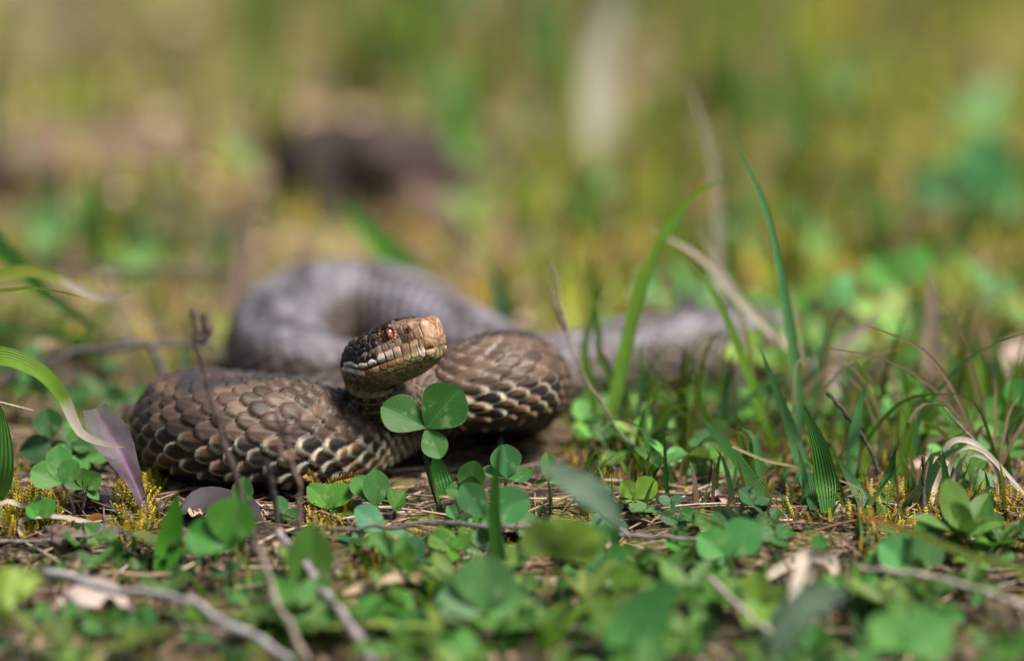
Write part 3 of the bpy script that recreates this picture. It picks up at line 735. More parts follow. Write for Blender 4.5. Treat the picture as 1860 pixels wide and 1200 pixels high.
hb([(1112, 770), (1126, 690), (1148, 590), (1185, 470), (1250, 365), (1344, 312)], 3.5, 31, GREEN * .85, 'arching grass blade right of the snake with drooping tip', dY=3.0, face=[-.4, -1, .3], taper=1.0, tipcol=GREEN * 1.4, tipstart=.6, tipsoft=.3)  # lighter tip colour stands in for light on the arched end
hb([(1420, 850), (1388, 760), (1345, 640), (1295, 530), (1238, 464)], 3.0, 21, GREEN * .9, 'curved blade bending left between the two tallest blades', dY=1.5, face=[.2, -1, .2])
hb([(1130, 770), (1115, 700), (1090, 650), (1085, 590), (1066, 440)], 6, 16, GREEN * .9, 'thin upright blade behind the right coil')
hb([(1075, 720), (1062, 640), (1078, 560), (1105, 500)], 7, 22, GREEN * 1.2, 'soft short blade behind the right coil')
hb([(1408, 965), (1385, 905), (1335, 830), (1266, 748)], -1.2, 36, np.array([.05, .15, .035]), 'broad short diagonal blade with pointed tip', dY=.6, face=[.5, -1, .3], taper=.6)
hb([(1505, 945), (1502, 880), (1488, 810), (1460, 735)], -1.4, 46, np.array([.055, .16, .03]), 'thick green shoot in the tuft right of the snake', face=[-.2, -1, .2])
hb([(1480, 940), (1450, 820), (1415, 720), (1380, 630)], .5, 30, np.array([.05, .13, .04]), 'narrow dull blade leaning out of the right tuft', dY=.5)
hb([(1460, 930), (1462, 870), (1448, 808)], -1.6, 14, TEAL * .8, 'short thin dark blade inside the right tuft')
hb([(1545, 880), (1550, 800), (1565, 720), (1575, 690)], .6, 26, TEAL, 'upright bluish blade beside the dark twig')
hb([(1210, 880), (1208, 830), (1206, 778)], -.5, 10, DG * 1.4, 'little needle-thin blade near the snake bend')
hb([(1640, 830), (1655, 760), (1640, 700)], 1.2, 22, GREEN, 'short upright blade near the pinkish stone')
hb([(1562, 900), (1590, 760), (1620, 640), (1648, 550)], 5.5, 24, GREEN * .7, 'dark blade leaning right in the right thicket')
hb([(1620, 860), (1650, 720), (1672, 640)], 5, 20, GREEN * .8, 'slender blade leaning right beside the dark leaning blade')
hb([(1735, 770), (1690, 720), (1640, 672)], 3, 22, np.array([.09, .25, .05]), 'bright blade pointing left near the white straw')
hb([(1520, 920), (1575, 940), (1660, 970), (1760, 1010), (1880, 1055)][::-1], -9.5, 26, np.array([.12, .17, .03]), 'blade with a burnt orange tip stretched over the grass', dY=7.0, tipcol=np.array([.55, .22, .05]), tipstart=.7, face=[0, -.5, 1], taper=.9)
hb([(1730, 985), (1722, 910), (1712, 815)], -2.0, 24, np.array([.045, .13, .03]), 'dark pointed blade beside the white bent straw')
hb([(1790, 1010), (1780, 930), (1766, 868)], -1.8, 34, np.array([.05, .16, .035]), 'wide pointed shoot next to the white straw', face=[-.5, -1, .2])
hb([(1798, 1000), (1797, 900), (1788, 850)], -1.5, 18, np.array([.045, .15, .035]), 'narrow shoot behind the wide pointed shoot')
hb([(1765, 1000), (1775, 950), (1790, 905)], -2.2, 22, np.array([.05, .18, .04]), 'short slanting shoot in front of the wide pointed shoot')
hb([(1600, 1010), (1630, 950), (1672, 880)], -2.2, 22, np.array([.07, .2, .06]), 'bright slanting blade in front of the dark stub')
hb([(1560, 970), (1590, 900), (1640, 835)], -1.6, 10, np.array([.09, .19, .04]), 'thin curved blade in front of the dark stub')
hb([(1600, 950), (1612, 880), (1628, 810)], -.4, 34, np.array([.05, .15, .035]), 'stout blade left of the dark stub')
hb([(1735, 985), (1800, 980), (1880, 985)], -2.6, 16, np.array([.08, .2, .06]), 'blade lying flat below the white straw', face=[0, -.4, 1])
hb([(1570, 990), (1560, 900), (1520, 830)], -1.0, 46, np.array([.09, .22, .09]), 'pale wide blade between tuft and orange tip', face=[.3, -1, .2])
hb([(298, 1050), (308, 985), (322, 896)], -5.2, 50, np.array([.06, .22, .02]), 'wide bright blade upright in front of the left coil', face=[0, -1, .1], taper=.45, basew=.8)
hb([(1130, 1230), (1160, 1140), (1225, 1050)], -11, 110, np.array([.07, .22, .06]), 'broad soft blade slanting up in front of the clover carpet', taper=.5)
hb([(905, 1010), (897, 920), (903, 850), (912, 790)], -5.2, 26, np.array([.045, .15, .02]), 'soft upright blade in front of the round-leaved clover', basew=.9)
hb([(1122, 1040), (1118, 960), (1135, 880)], -5.2, 18, np.array([.05, .15, .03]), 'soft small blade beside the pale blurred leaf')
hb([(600, 985), (690, 1010), (760, 1030), (870, 1025)], -4.0, 20, np.array([.07, .22, .09]), 'blade lying across the ground under the thin twig', face=[0, -.5, 1])
hb([(1085, 1235), (1000, 1130), (930, 1060), (820, 1000)], -7.5, 20, np.array([.045, .16, .05]), 'soft thin blade leaning over the lower clovers')
hb([(808, 912), (800, 870), (790, 820)], .1, 50, np.array([.03, .12, .02]), 'dim green shoot behind the chin clover stalk')
# left edge
hb([(-170, 930), (-120, 700), (-20, 648), (60, 668), (108, 712), (132, 762), (150, 790), (190, 806), (226, 812)], -1.9, 42, np.array([.12, .22, .02]), 'drooping yellow-green blade with a withered white tip', tipcol=WHITE, tipstart=.79, tipsoft=.02, face=[.35, -.9, .5], taper=.35, n=40)
hb([(-120, 760), (-60, 560), (30, 525), (95, 527), (160, 543)], .2, 15, np.array([.15, .22, .03]), 'thin yellowish blade reaching in with brown tip', tipcol=np.array([.2, .1, .05]), tipstart=.93, face=[0, -.8, .6])
hb([(-120, 780), (-60, 540), (20, 496), (90, 500), (135, 522), (190, 545), (250, 528)], 4.5, 34, np.array([.19, .24, .03]), 'soft yellow-green blade with a bleached papery tip', tipcol=WHITE, tipstart=.78, tipsoft=.03, face=[0, -.8, .6], taper=.5, n=30)
hb([(-90, 400), (0, 450), (90, 540), (200, 612)], 9, 56, np.array([.025, .09, .012]), 'dark broad blade slanting down behind the twig', face=[0, -.8, .6])
hb([(-60, 600), (80, 610), (190, 615)], 10, 30, np.array([.03, .09, .015]), 'second dark blade low behind the twig', face=[0, -.8, .6])
hb([(-30, 930), (-5, 850), (0, 735)], -1.7, 66, np.array([.06, .17, .03]), 'broad upright leaf beneath the drooping withered blade', face=[.2, -1, .1], taper=.4, basew=.8, name='broad_leaf', cat='leaf')
# background blades that read as single shapes
for k, (pix, Y, wd, cl_, lb) in enumerate([
    ([(752, 520), (700, 450), (622, 372)], 19, 74, [.12, .36, .05], 'broad lime-green leaf rising behind the rear coil'),
    ([(915, 590), (902, 530), (888, 470)], 15, 32, [.1, .26, .14], 'short blue-green blade behind the right coil'),
    ([(250, 480), (255, 420), (248, 370)], 24, 50, [.16, .27, .10], 'pale green stub of a leaf far behind the left coil'),
    ([(860, 360), (820, 220), (790, 80)], 46, 60, [.12, .3, .10], 'tall pale blade far behind the head'),
    ([(760, 330), (770, 200), (720, 110)], 50, 70, [.13, .28, .14], 'greyish green blade far behind the head'),
    ([(900, 330), (960, 230), (1010, 160)], 44, 70, [.1, .28, .13], 'teal blade leaning right far behind the head'),
    ([(990, 300), (985, 220), (960, 150)], 48, 60, [.09, .26, .12], 'teal upright blade far behind the right coil'),
    ([(850, 340), (835, 250), (800, 150)], 40, 50, [.1, .3, .04], 'bright narrow blade far behind the head'),
    ([(1085, 165), (1098, 70), (1140, -50)], 44, 90, [.62, .58, .47], 'pale papery leaf hanging in the far background'),
    ([(640, 300), (660, 200), (640, 60)], 55, 50, [.1, .2, .06], 'dim green blade in the far background above the rear coil'),
    ([(1440, 330), (1430, 200), (1440, 60)], 55, 55, [.2, .27, .13], 'hazy upright blade in the far background behind the tall grass'),
    ([(100, 470), (95, 390), (110, 290)], 26, 60, [.04, .12, .03], 'dark green leaf blade standing behind the left thicket'),
    ([(160, 430), (190, 350), (215, 300)], 26, 46, [.04, .12, .02], 'dark leaf blade leaning right behind the left thicket'),
    ([(980, 430), (960, 330), (990, 260)], 34, 50, [.12, .25, .03], 'olive blade in the mid background behind the coil bend'),
    ([(1080, 430), (1060, 360), (1050, 280)], 30, 60, [.12, .28, .03], 'lime blade in the mid background behind the coil bend'),
    ([(340, 700), (338, 660), (330, 620)], 8, 16, [.1, .28, .14], 'little teal blade between twig and left coil'),
    ([(-20, 180), (5, 60), (20, -40)], 36, 34, [.12, .2, .05], 'lone leaning blade beyond the brown soil mound'),
    ]):
    hb(pix, Y, wd, np.array(cl_), lb, taper=.6, basew=.8, fold=.15, face=[random.uniform(-.4, .4), -1, .2])
# dry stems and straws
def hd(pix, Y0, wd, col, label, dY=0.0, name='dry_straw', cat='straw', lim=.5, **kw):
    n = len(pix); return blade(rooted([sat(x, y, Y0 + dY * k / (n - 1)) for k, (x, y) in enumerate(pix)], lim), wd / PXCM, np.array(col), label, name=name, cat=cat, mat=DRY, **kw)
hd([(1520, 700), (1400, 600), (1330, 530), (1270, 465), (1180, 415)], 7.5, 21, PALE * .9, 'pale dry stem leaning left behind the tall blades', basew=.9, taper=.4)
hd([(1345, 560), (1310, 490), (1268, 420)], 8, 17, PALE * .85, 'short pale dry stem beside the leaning dry stem', basew=.9, taper=.4)
hd([(1305, 420), (1298, 310), (1275, 220), (1246, 140)], 14, 20, PALE * .8, 'thin upright dry straw above the arching blade', basew=.9, taper=.5)
hd([(1520, 650), (1560, 600), (1600, 560)], 9, 30, PALE * .8, 'short dry straw slanting right in the right thicket', basew=.9, taper=.5)
hd([(1690, 620), (1695, 560), (1688, 480)], 9, 40, [.35, .27, .2], 'dry leaf sheath standing in the right thicket', basew=.9, taper=.5)
hd([(1795, 600), (1790, 500), (1765, 420)], 22, 44, [.4, .3, .17], 'tan dry blade under the tall blurred clover', basew=.9, taper=.5)
hd([(1740, 260), (1735, 150), (1745, 20)], 55, 40, [.4, .32, .22], 'tan dry stalk far behind the tall blurred clover', basew=.9, taper=.5)
hd([(428, 570), (440, 460), (456, 350)], 13, 34, [.32, .22, .17], 'pinkish dry stalk standing behind the rear coil', basew=.9, taper=.3)
hd([(1690, 930), (1700, 880), (1722, 808), (1760, 800), (1800, 830), (1880, 930)], -.8, 12, [.62, .55, .46], 'white bent straw folded over near the dark stub', basew=.8, taper=.4, n=30)
hd([(1712, 950), (1720, 870), (1745, 815), (1790, 822), (1840, 880), (1880, 925)], -1.0, 8, [.55, .47, .38], 'second thinner white straw bent beside the first', basew=.8, taper=.4, n=30)
hd([(1738, 960), (1728, 890), (1752, 830), (1796, 836), (1812, 890), (1800, 960)], -.6, 7, [.58, .5, .42], 'loose white straw strand curling under the bent straws', basew=.8, taper=.4, n=30)
hd([(1330, 810), (1390, 835), (1450, 848), (1520, 870), (1566, 890), (1568, 930)], -1.2, 5.5, [.36, .31, .16], 'thin kinked straw crossing the right tuft', taper=.2, lim=9, basew=1, n=30)
hd([(1465, 1005), (1440, 1080), (1395, 1180)], -7.5, 22, PALE, 'pale straw pointing down below the right tuft', dY=-5, basew=.9, taper=.4)
hd([(1470, 1005), (1420, 1030), (1370, 1060)], -5.2, 22, PALE * .9, 'pale straw pointing left below the right tuft', dY=-1.5, basew=.9, taper=.4)
hd([(1475, 1005), (1510, 1020), (1520, 1060)], -5.4, 26, PALE * .8, 'short curled straw below the right tuft', dY=-1.5, basew=.9, taper=.4)
hd([(0, 912), (60, 925), (160, 950), (270, 958)], -2.4, 12, PALE, 'flat straw lying over yellow moss', basew=1, taper=.3, face=[0, -.5, 1])
hd([(40, 945), (120, 940), (200, 960), (260, 975)], -2.9, 12, PALE * 1.05, 'white flat straw lying beside the clover stem', basew=1, taper=.3, face=[0, -.5, 1])
hd([(490, 925), (530, 935), (560, 950), (600, 985)], -2.0, 10, PALE * .8, 'curled straw by the low clover', basew=1, taper=.3)
hd([(620, 1085), (670, 1065), (720, 1050), (770, 1060)], -7, 26, [.45, .34, .22], 'thick straw lying on the yellow moss', basew=1, taper=.3, face=[0, -.6, 1])
hd([(640, 1100), (690, 1095), (760, 1075)], -7.3, 20, [.36, .25, .15], 'brown straw lying below the thick straw', basew=1, taper=.3, face=[0, -.6, 1])
hd([(340, 1120), (350, 1070), (365, 1010)], -5, 13, [.4, .25, .17], 'reddish needle standing near the grey twig', basew=1, taper=.3)
hd([(60, 1200), (150, 1020), (215, 985)], -4.2, 14, [.4, .26, .18], 'reddish straw leaning on the bark lump', basew=1, taper=.3)
hd([(425, 1035), (440, 1005), (432, 985)], -3.8, 9, [.36, .22, .14], 'short reddish needle upright under the round clover', basew=1, taper=.3)

# twigs
def tw(pix, Y0, r0, r1, col, label, dY=0.0, fork=(), name='twig', cat='twig', **kw):
    n = len(pix); P = [sat(x, y, Y0 + dY * k / (n - 1)) for k, (x, y) in enumerate(pix)]
    if n > 2:                            # crooked growth
        Q = resample(spline(P, 60), 14); Q[1:-1] += rng.normal(0, min(.04, .006 * np.linalg.norm(Q[-1] - Q[0])), (12, 3)); P = list(Q); n = 14
    o = thing(name, P[0], label, cat) if fork else None
    rad = np.linspace(r0, r1, n) * .68 * rng.uniform(.85, 1.15, n)
    m_ = tube(P, rad, np.array(col), 'stem' if fork else name, None if fork else label, cat, parent=o, base=P[0], n=40, **kw)
    for f in fork:
        Q = [at(x, y, Y0 + dy) for x, y, dy in f]
        tube(Q, np.linspace(r1 * 1.1, r1 * .6, len(Q)), np.array(col), 'side_twig', parent=o, base=P[0], n=20)
    return o or m_
tw([(-30, 700), (60, 668), (150, 640), (270, 625), (385, 622)], 7.5, .16, .11, [.085, .07, .075], 'forked dark twig behind the left coil', fork=[[(275, 626, 0), (295, 670, -.3), (312, 712, -.6)], [(240, 628, 0), (225, 618, .1), (210, 616, .2)]])
tw([(350, 560), (362, 640), (376, 700), (395, 770), (425, 860), (452, 960), (462, 1010)], -4.6, .085, .13, [.06, .038, .032], 'thin bare dark stem crossing in front of the left coil', dY=-.8, fork=[[(360, 620, 0), (375, 600, 0), (368, 570, 0)]])
tw([(505, 950), (496, 890), (484, 835)], -5.0, .11, .09, [.055, .045, .04], 'stout dark stub standing against the left coil')
tw([(543, 960), (543, 880), (530, 840), (520, 790), (518, 745)], -5.4, .08, .08, [.14, .085, .07], 'brown withered flower stalk in front of the left coil', fork=[[(522, 800, 0), (508, 775, .1), (500, 745, .1)], [(520, 785, 0), (540, 770, 0), (545, 745, 0)], [(528, 835, 0), (512, 825, -.1), (505, 800, -.1)]])
tw([(600, 962), (700, 955), (820, 950), (935, 957)], -4.2, .07, .09, [.10, .085, .08], 'thin dark twig lying level in front of the clovers', rough=.2)
tw([(935, 957), (1040, 965), (1140, 972), (1290, 980)], -4.4, .09, .07, [.17, .14, .13], 'pinkish grey twig lying beyond the dark twig end', fork=[[(1140, 972, 0), (1080, 920, .8), (1040, 885, 1.2)]])
tw([(-20, 982), (60, 982), (130, 975), (178, 968), (195, 940)], -3.9, .06, .07, [.17, .15, .13], 'grey brown twig lying below the yellow moss')
tw([(80, 1040), (170, 1058), (260, 1075), (340, 1092), (430, 1140), (530, 1200)], -7.5, .16, .14, [.27, .25, .25], 'pale grey curved twig in front of the dead leaf', dY=-4)
tw([(505, 965), (560, 1030), (610, 1100), (690, 1205)], -6, .15, .17, [.26, .22, .22], 'pale mauve stick leaning beside the olive leaf', dY=-5)
tw([(470, 990), (500, 1080), (560, 1200)], -8, .10, .12, [.2, .16, .13], 'brown stick beside the pale mauve stick', dY=-3)
tw([(80, 1045), (200, 1040), (300, 1045), (420, 1050)], -6.0, .09, .07, [.24, .17, .1], 'straight brown stalk lying under the wide bright blade')
tw([(1000, 480), (1025, 580), (1060, 680), (1130, 790), (1215, 860)], 5, .042, .06, [.14, .105, .085], 'long brown stem leaning right of the right coil', dY=-4.5, fork=[[(1030, 600, -.8), (1010, 560, -.8), (1000, 520, -.6)]])
tw([(1502, 712), (1540, 755), (1580, 815), (1600, 860)], .8, .08, .07, [.07, .05, .045], 'dark broken twig slanting through the right thicket')
tw([(1680, 960), (1679, 890), (1677, 828)], -1.6, .07, .07, [.05, .038, .032], 'upright dark stub of a stem beside white straw')
tw([(1715, 740), (1760, 790), (1800, 830)], .5, .04, .05, [.18, .14, .11], 'thin brown stem behind the white straw')
tw([(1655, 640), (1655, 500), (1650, 400)], 12, .05, .04, [.12, .09, .07], 'thin dark upright stem in front of the bright clover')
tw([(1280, 1040), (1330, 1090), (1400, 1150)], -8, .10, .09, [.33, .28, .23], 'fallen grey stem under the broad clover', dY=-3)
tw([(1560, 1030), (1700, 1050), (1900, 1110)], -7.5, .10, .09, [.33, .29, .23], 'fallen pale stem below the orange-tipped blade', dY=-3)
tw([(60, 470), (200, 490), (420, 495)], 17, .16, .14, [.06, .05, .05], 'dark twig lying across behind the left thicket')
tw([(150, 925), (155, 900), (160, 880)], -1.9, .05, .04, [.06, .035, .04], 'short dark stalk beside the leafy sprig')
tw([(0, 730), (60, 745)], -1, .03, .015, [.5, .42, .33], 'tiny pale needle above the broad upright leaf', name='pine_needle', cat='needle')
tw([(1845, 990), (1815, 960), (1805, 940)], -2.2, .03, .02, [.06, .045, .035], 'tiny dark twiglet below the white straw')

# ------------------------------------------------------------------ special leaves
def sheet_leaf(mid, halfw, normal, col, label, name, cat, nseg=22, fold=.2, ribcol=None, wave=.03, mat=None, rimcol=None):
    mid = np.asarray(mid, float); Pp = resample(spline(mid, 60), nseg); t = np.linspace(0, 1, nseg)
    hw = np.interp(t, np.linspace(0, 1, len(halfw)), halfw)
    hw = smooth1(hw, 5); Tn = nrm(np.gradient(Pp, axis=0)); sd_ = nrm(np.cross(Tn, normal)); nm = np.cross(sd_, Tn)
    s_ = np.linspace(-1, 1, 11)
    wv = wave * np.sin(t[:, None] * 17 + s_[None] * 2) * np.abs(s_)[None]
    V_ = Pp[:, None] + sd_[:, None] * (hw[:, None] * s_)[..., None] + nm[:, None] * (fold * hw[:, None] * np.abs(s_) + wv)[..., None]
    c = np.tile(np.asarray(col, float), (nseg, 11, 1))
    if ribcol is not None:
        k = np.exp(-(s_ / .16) ** 2)[None, :, None] * np.ones((nseg, 1, 1)); c = c * (1 - k) + np.asarray(ribcol) * k
    if rimcol is not None:
        k = (ss(.3, 1, t)[:, None, None]) * np.ones((1, 11, 1)) * .8; c = c * (1 - k) + np.asarray(rimcol) * k
    uv = np.stack([np.repeat((s_[None] + 1) / 2, nseg, 0), np.repeat(t[:, None], 11, 1)], -1).reshape(-1, 2)
    o = obj(name, mesh(name, (V_ - mid[0]).reshape(-1, 3), quads(nseg, 11), mat or BLADE, uv, c.reshape(-1, 3)), None, mid[0])
    return tag(o, label, cat)
Yp = -1.9
sheet_leaf([at(270, 946, Yp), at(250, 890, Yp + .1), at(222, 830, Yp + .3), at(192, 780, Yp + .7), at(172, 742, Yp + 1.2)], [.11, .13, .17, .27, .42, .50, .44, .28], [.2, -.9, .35], [.07, .04, .06], 'broad purple leaf with a violet stalk beside the left coil', 'purple_leaf', 'leaf', ribcol=[.23, .11, .2], rimcol=[.035, .04, .028], mat=LEAFY)
sheet_leaf([gp(325, 945, .2), gp(375, 935, .32), gp(430, 945, .25), gp(475, 968, .1)], [.12, .5, .5, .1], [0, -.55, .8], [.028, .02, .024], 'dark purple leaf lying in front of the left coil', 'fallen_leaf', 'leaf', wave=.05, mat=STUFF)
sheet_leaf([gp(152, 905, .2), gp(185, 915, .3), gp(245, 950, .15)], [.06, .2, .2, .05], [0, -.6, .8], [.10, .09, .10], 'narrow grey-purple leaf lying left of the violet stalk', 'fallen_leaf', 'leaf', mat=STUFF)
sheet_leaf([gp(172, 995, .15), gp(205, 990, .3), gp(245, 1012, .1)], [.1, .24, .22, .05], [.1, -.7, .7], [.09, .085, .10], 'small slate-coloured leaf on the litter below the moss', 'fallen_leaf', 'leaf', mat=STUFF)
sheet_leaf([gp(150, 948, .15), gp(178, 942, .25), gp(212, 952, .12)], [.08, .16, .16, .05], [0, -.7, .7], [.32, .12, .02], 'small glossy orange-brown leaf scale on the ground', 'fallen_leaf', 'leaf', fold=-.4)
sheet_leaf([gp(245, 1135, .2), gp(200, 1120, .6), gp(140, 1125, .45), gp(100, 1165, .1)], [.05, .26, .4, .3, .1], [.2, -.6, .75], [.34, .27, .235], 'pale pinkish dead leaf crumpled behind the grey curved twig', 'dead_leaf', 'leaf', wave=.14, mat=STUFF)
sheet_leaf([at(1130, 960, -9), at(1085, 905, -9), at(1030, 870, -9), at(978, 838, -9)], [.06, .28, .38, .26, .05], [.2, -.9, .4], [.17, .27, .18], 'pale blue-green blurred leaf on a dry stem below the coil', 'broad_leaf', 'leaf', ribcol=[.25, .33, .22])
sheet_leaf([at(1400, 1200, -15), at(1450, 1110, -14.5), at(1540, 1070, -14)], [.1, .4, .4, .1], [0, -.9, .4], [.09, .15, .10], 'large soft grey-green leaf below the pale straws', 'broad_leaf', 'leaf', ribcol=[.2, .28, .18])
sheet_leaf([at(1690, 640, 14), at(1740, 680, 13), at(1810, 668, 13)], [.1, .35, .3, .1], [0, -.7, .7], [.11, .3, .07], 'light green leaf lying behind the white straw', 'broad_leaf', 'leaf')
sheet_leaf([gp(1815, 690, .2), gp(1850, 670, .5), gp(1900, 690, .3)], [.1, .35, .4, .1], [0, -.7, .7], [.36, .26, .22], 'pinkish dead leaf behind the white straw and grass', 'dead_leaf', 'leaf', mat=STUFF, wave=.1)
sheet_leaf([at(-40, 1130, -10), at(10, 1070, -9.8), at(75, 1045, -9.5)], [.1, .4, .45, .1], [.2, -.8, .5], [.17, .26, .03], 'soft yellow-green leaf beside the grey curved twig end', 'broad_leaf', 'leaf', wave=.12, mat=LEAFY)
# a pebble and the dark root hump behind the rear coil
def lump(cn, rx, ry, rz, col, label, name, cat, mat, freq=2.0, ampl=.25, seedv=0):
    v, f = uvsphere(30, 44); d = vnoise(v + seedv + 3.3, freq) - .5 + .5 * (vnoise(v + seedv, freq * 3) - .5)
    v = v * (1 + ampl * 2 * d[:, None]) * [rx, ry, rz]
    o = obj(name, mesh(name, v, f, mat, None, np.tile(np.asarray(col), (len(v), 1)) * (.7 + .6 * vnoise(v, 3)[:, None])), None, cn)
    return tag(o, label, cat)
c_ = gp(1690, 890); lump(c_ + [0, .2, .35], .62, .5, .5, [.36, .22, .19], 'pinkish rounded stone behind the dark upright stub', 'pebble', 'stone', STUFF, 1.5, .12)
c_ = gp(115, 1000); lump(c_ + [0, 0, .2], .55, .5, .42, [.10, .06, .05], 'fibrous dark bark lump beside the grey twig', 'bark_piece', 'bark', BARK, 3, .35, 5)
c_ = gp(660, 395); lump(c_ + [0, 0, .5], 2.9, 2.2, 2.5, [.03, .017, .012], 'dark brown root hump in the background behind the rear coil', 'root_hump', 'root', BARK, 2, .3, 2)
c_ = gp(770, 410); lump(c_ + [0, 0, .2], 1.6, 1.5, 1.2, [.10, .058, .042], 'reddish brown bark piece beside the dark root hump', 'bark_piece', 'bark', BARK, 2, .3, 8)
c_ = gp(1235, 600); lump(c_ + [0, 0, .1], 1.6, 1.5, .8, [.05, .045, .045], 'dark clod behind the tail', 'soil_clod', 'clod', BARK, 2, .3, 12)
c_ = gp(170, 300); lump(c_ + [0, 0, .1], 3.2, 2.4, 1.1, [.13, .08, .055], 'wide brown soil mound beyond the left thicket', 'soil_clod', 'clod', BARK, 2, .3, 15)

# ------------------------------------------------------------------ growth that only its place tells apart
def word(v, cuts, words):
    return words[sum(v > c for c in cuts)]
def scatter_clover(n, pxr, pyr, hr, sr, where, group, col=CL, ok=None):
    k = 0; tries = 0
    while k < n and tries < n * 20:
        tries += 1
        px, py = random.uniform(*pxr), random.uniform(*pyr)
        if ok and not ok(px, py): continue
        b = gp(px, py); h = random.uniform(*hr)
        j = b + np.array([random.uniform(-.5, .5), random.uniform(-.4, .4), h])
        cc = np.asarray(col) * random.uniform(.7, 1.5) * np.array([random.uniform(.75, 1.6), 1, random.uniform(.7, 1.5)])
        sz = random.uniform(*sr)
        f = lambda v, r: (v - r[0]) / (r[1] - r[0])
        label = ' '.join([word(f(sz, sr), (.33, .66), ('small', 'middling', 'large')), word(f(h, hr), (.5,), ('low', 'tall')), word(cc[1] / np.asarray(col)[1], (.95, 1.2), ('dark', 'mid', 'bright')) + '-' + word(cc[0] / cc[1] / (np.asarray(col)[0] / np.asarray(col)[1]), (1.25,), ('green', 'yellowish')), 'clover', where])
        clover(b, j, sz, label, group + ': ' + label.split(' clover')[0], col=cc); k += 1
scatter_clover(64, (640, 1880), (1000, 1110), (.2, .7), (.35, .62), 'in the low green carpet in front of the snake', 'clover carpet in front of the snake', np.array([.038, .13, .02]))
scatter_clover(50, (520, 1880), (1110, 1290), (.3, .9), (.5, .95), 'along the front margin of the clover carpet', 'clovers along the front margin', np.array([.045, .14, .024]))
scatter_clover(24, (760, 1400), (935, 1000), (.2, .7), (.3, .55), 'between the thin twig and the snake', 'low clovers beside the thin twig', np.array([.04, .13, .035]), ok=lambda x, y: x > 900 or y > 950)
scatter_clover(40, (1060, 1870), (700, 900), (.3, 1.0), (.35, .7), 'among the grass right of the snake', 'clovers in the right grass', np.array([.085, .24, .05]))
scatter_clover(30, (1060, 1880), (590, 730), (.5, 1.6), (.5, .95), 'behind the right grass beyond the tail', 'clovers beyond the tail', np.array([.11, .29, .07]))
scatter_clover(24, (0, 560), (990, 1220), (.2, .7), (.3, .6), 'in the litter before the left coil', 'clovers in the left litter')
scatter_clover(16, (0, 230), (680, 880), (.3, 1.2), (.4, .8), 'in the thicket left of the snake', 'clovers in the left thicket')
scatter_clover(14, (0, 1860), (400, 640), (.5, 2.0), (.6, 1.1), 'on the ground behind the snake', 'clovers behind the snake', np.array([.06, .19, .04]), ok=lambda x, y: not (400 < x < 1000 and y > 460))
scatter_clover(4, (560, 1860), (140, 330), (.8, 2.6), (.8, 1.3), 'far behind the snake', 'clovers far behind', np.array([.07, .2, .06]))

SEEDLEAF = np.array([.048, .135, .022])
def scatter_herb(n, pxr, pyr, sr, where, group):
    for _ in range(n):
        b = gp(random.uniform(*pxr), random.uniform(*pyr)); h = random.uniform(.25, .8); sz = random.uniform(*sr)
        J = b + np.array([random.uniform(-.2, .2), random.uniform(-.2, .2), h]); m = random.randint(3, 6); a0 = random.uniform(0, 6.28)
        tips = []
        for k in range(m):
            a = a0 + 6.283 * k / m + random.uniform(-.3, .3); el = random.uniform(.1, 1.0)
            d = np.array([math.cos(a) * math.cos(el), math.sin(a) * math.cos(el), math.sin(el)])
            tips.append((J + d * sz * random.uniform(.7, 1.2), nrm([-d[0] * .6, -d[1] * .6 - .3, 1]), 4 if random.random() < .7 else 2, random.uniform(.4, .75)))
        cc = SEEDLEAF * random.uniform(.7, 1.6) * np.array([random.uniform(.8, 1.9), 1, random.uniform(.7, 1.6)])
        label = ' '.join([word(sz, ((sr[0] + sr[1]) / 2,), ('small', 'large')), word(m, (4,), ('few', 'many')) + '-leaved', word(cc[1] / .17, (1.1,), ('dark', 'bright')), 'herb with pointed leaves', where])
        clover(b, J, 1, label, group + ': ' + label.split(' herb')[0], tips=tips, col=cc, name='wild_herb', cat='herb')
scatter_herb(26, (500, 1880), (1010, 1280), (.6, 1.3), 'in the clover carpet', 'herbs in the clover carpet')
scatter_herb(14, (-20, 560), (1020, 1260), (.5, 1.1), 'in the front litter', 'herbs in the front litter')
scatter_herb(14, (1060, 1860), (760, 930), (.5, .9), 'among the right grass', 'herbs among the right grass')
def tuft(b, n, hr, wr, spread, cols, where, group, nb=(4, 8)):
    tall = random.random(); hr = (hr[0], hr[0] + (hr[1] - hr[0]) * (.45 + .55 * tall)); ci = random.randrange(3)
    cols = [cols[(2 * ci + k) % len(cols)] for k in (0, 1, 2)]
    label = ' '.join([word(tall, (.5,), ('short', 'tall')), word(n, ((nb[0] + nb[1]) / 2,), ('sparse', 'dense')), 'grass tuft' if cols[0][1] >= cols[0][0] * 1.05 else 'straw-coloured grass tuft', where])
    o = thing('grass_tuft', b, label, 'grass tuft', group + ': ' + label.split(' grass')[0])
    for _ in range(n):
        a = random.uniform(0, 6.283); h = random.uniform(*hr); ln = random.uniform(.1, spread) * h
        d = np.array([math.cos(a), math.sin(a), 0]); q = b + np.array([random.uniform(-.25, .25), random.uniform(-.25, .25), -.1])
        P = [q, q + d * ln * .2 + [0, 0, h * .4], q + d * ln * .55 + [0, 0, h * .78], q + d * ln * 1.1 + [0, 0, h * random.uniform(.85, 1.0)]]
        c = cols[random.randrange(len(cols))] * random.uniform(.75, 1.3)
        blade(P, random.uniform(*wr), c, name='blade', parent=o, base=b, face=[random.uniform(-1, 1), -1, .2], n=10, mat=None, tipcol=STRAW * .8 if random.random() < .35 else c * 1.25, tipstart=random.uniform(.7, .95))
greens = [GREEN * 1.1, GREEN * 1.4, TEAL * 1.2, DG * 2, YG * .9, STRAW * 1.1]
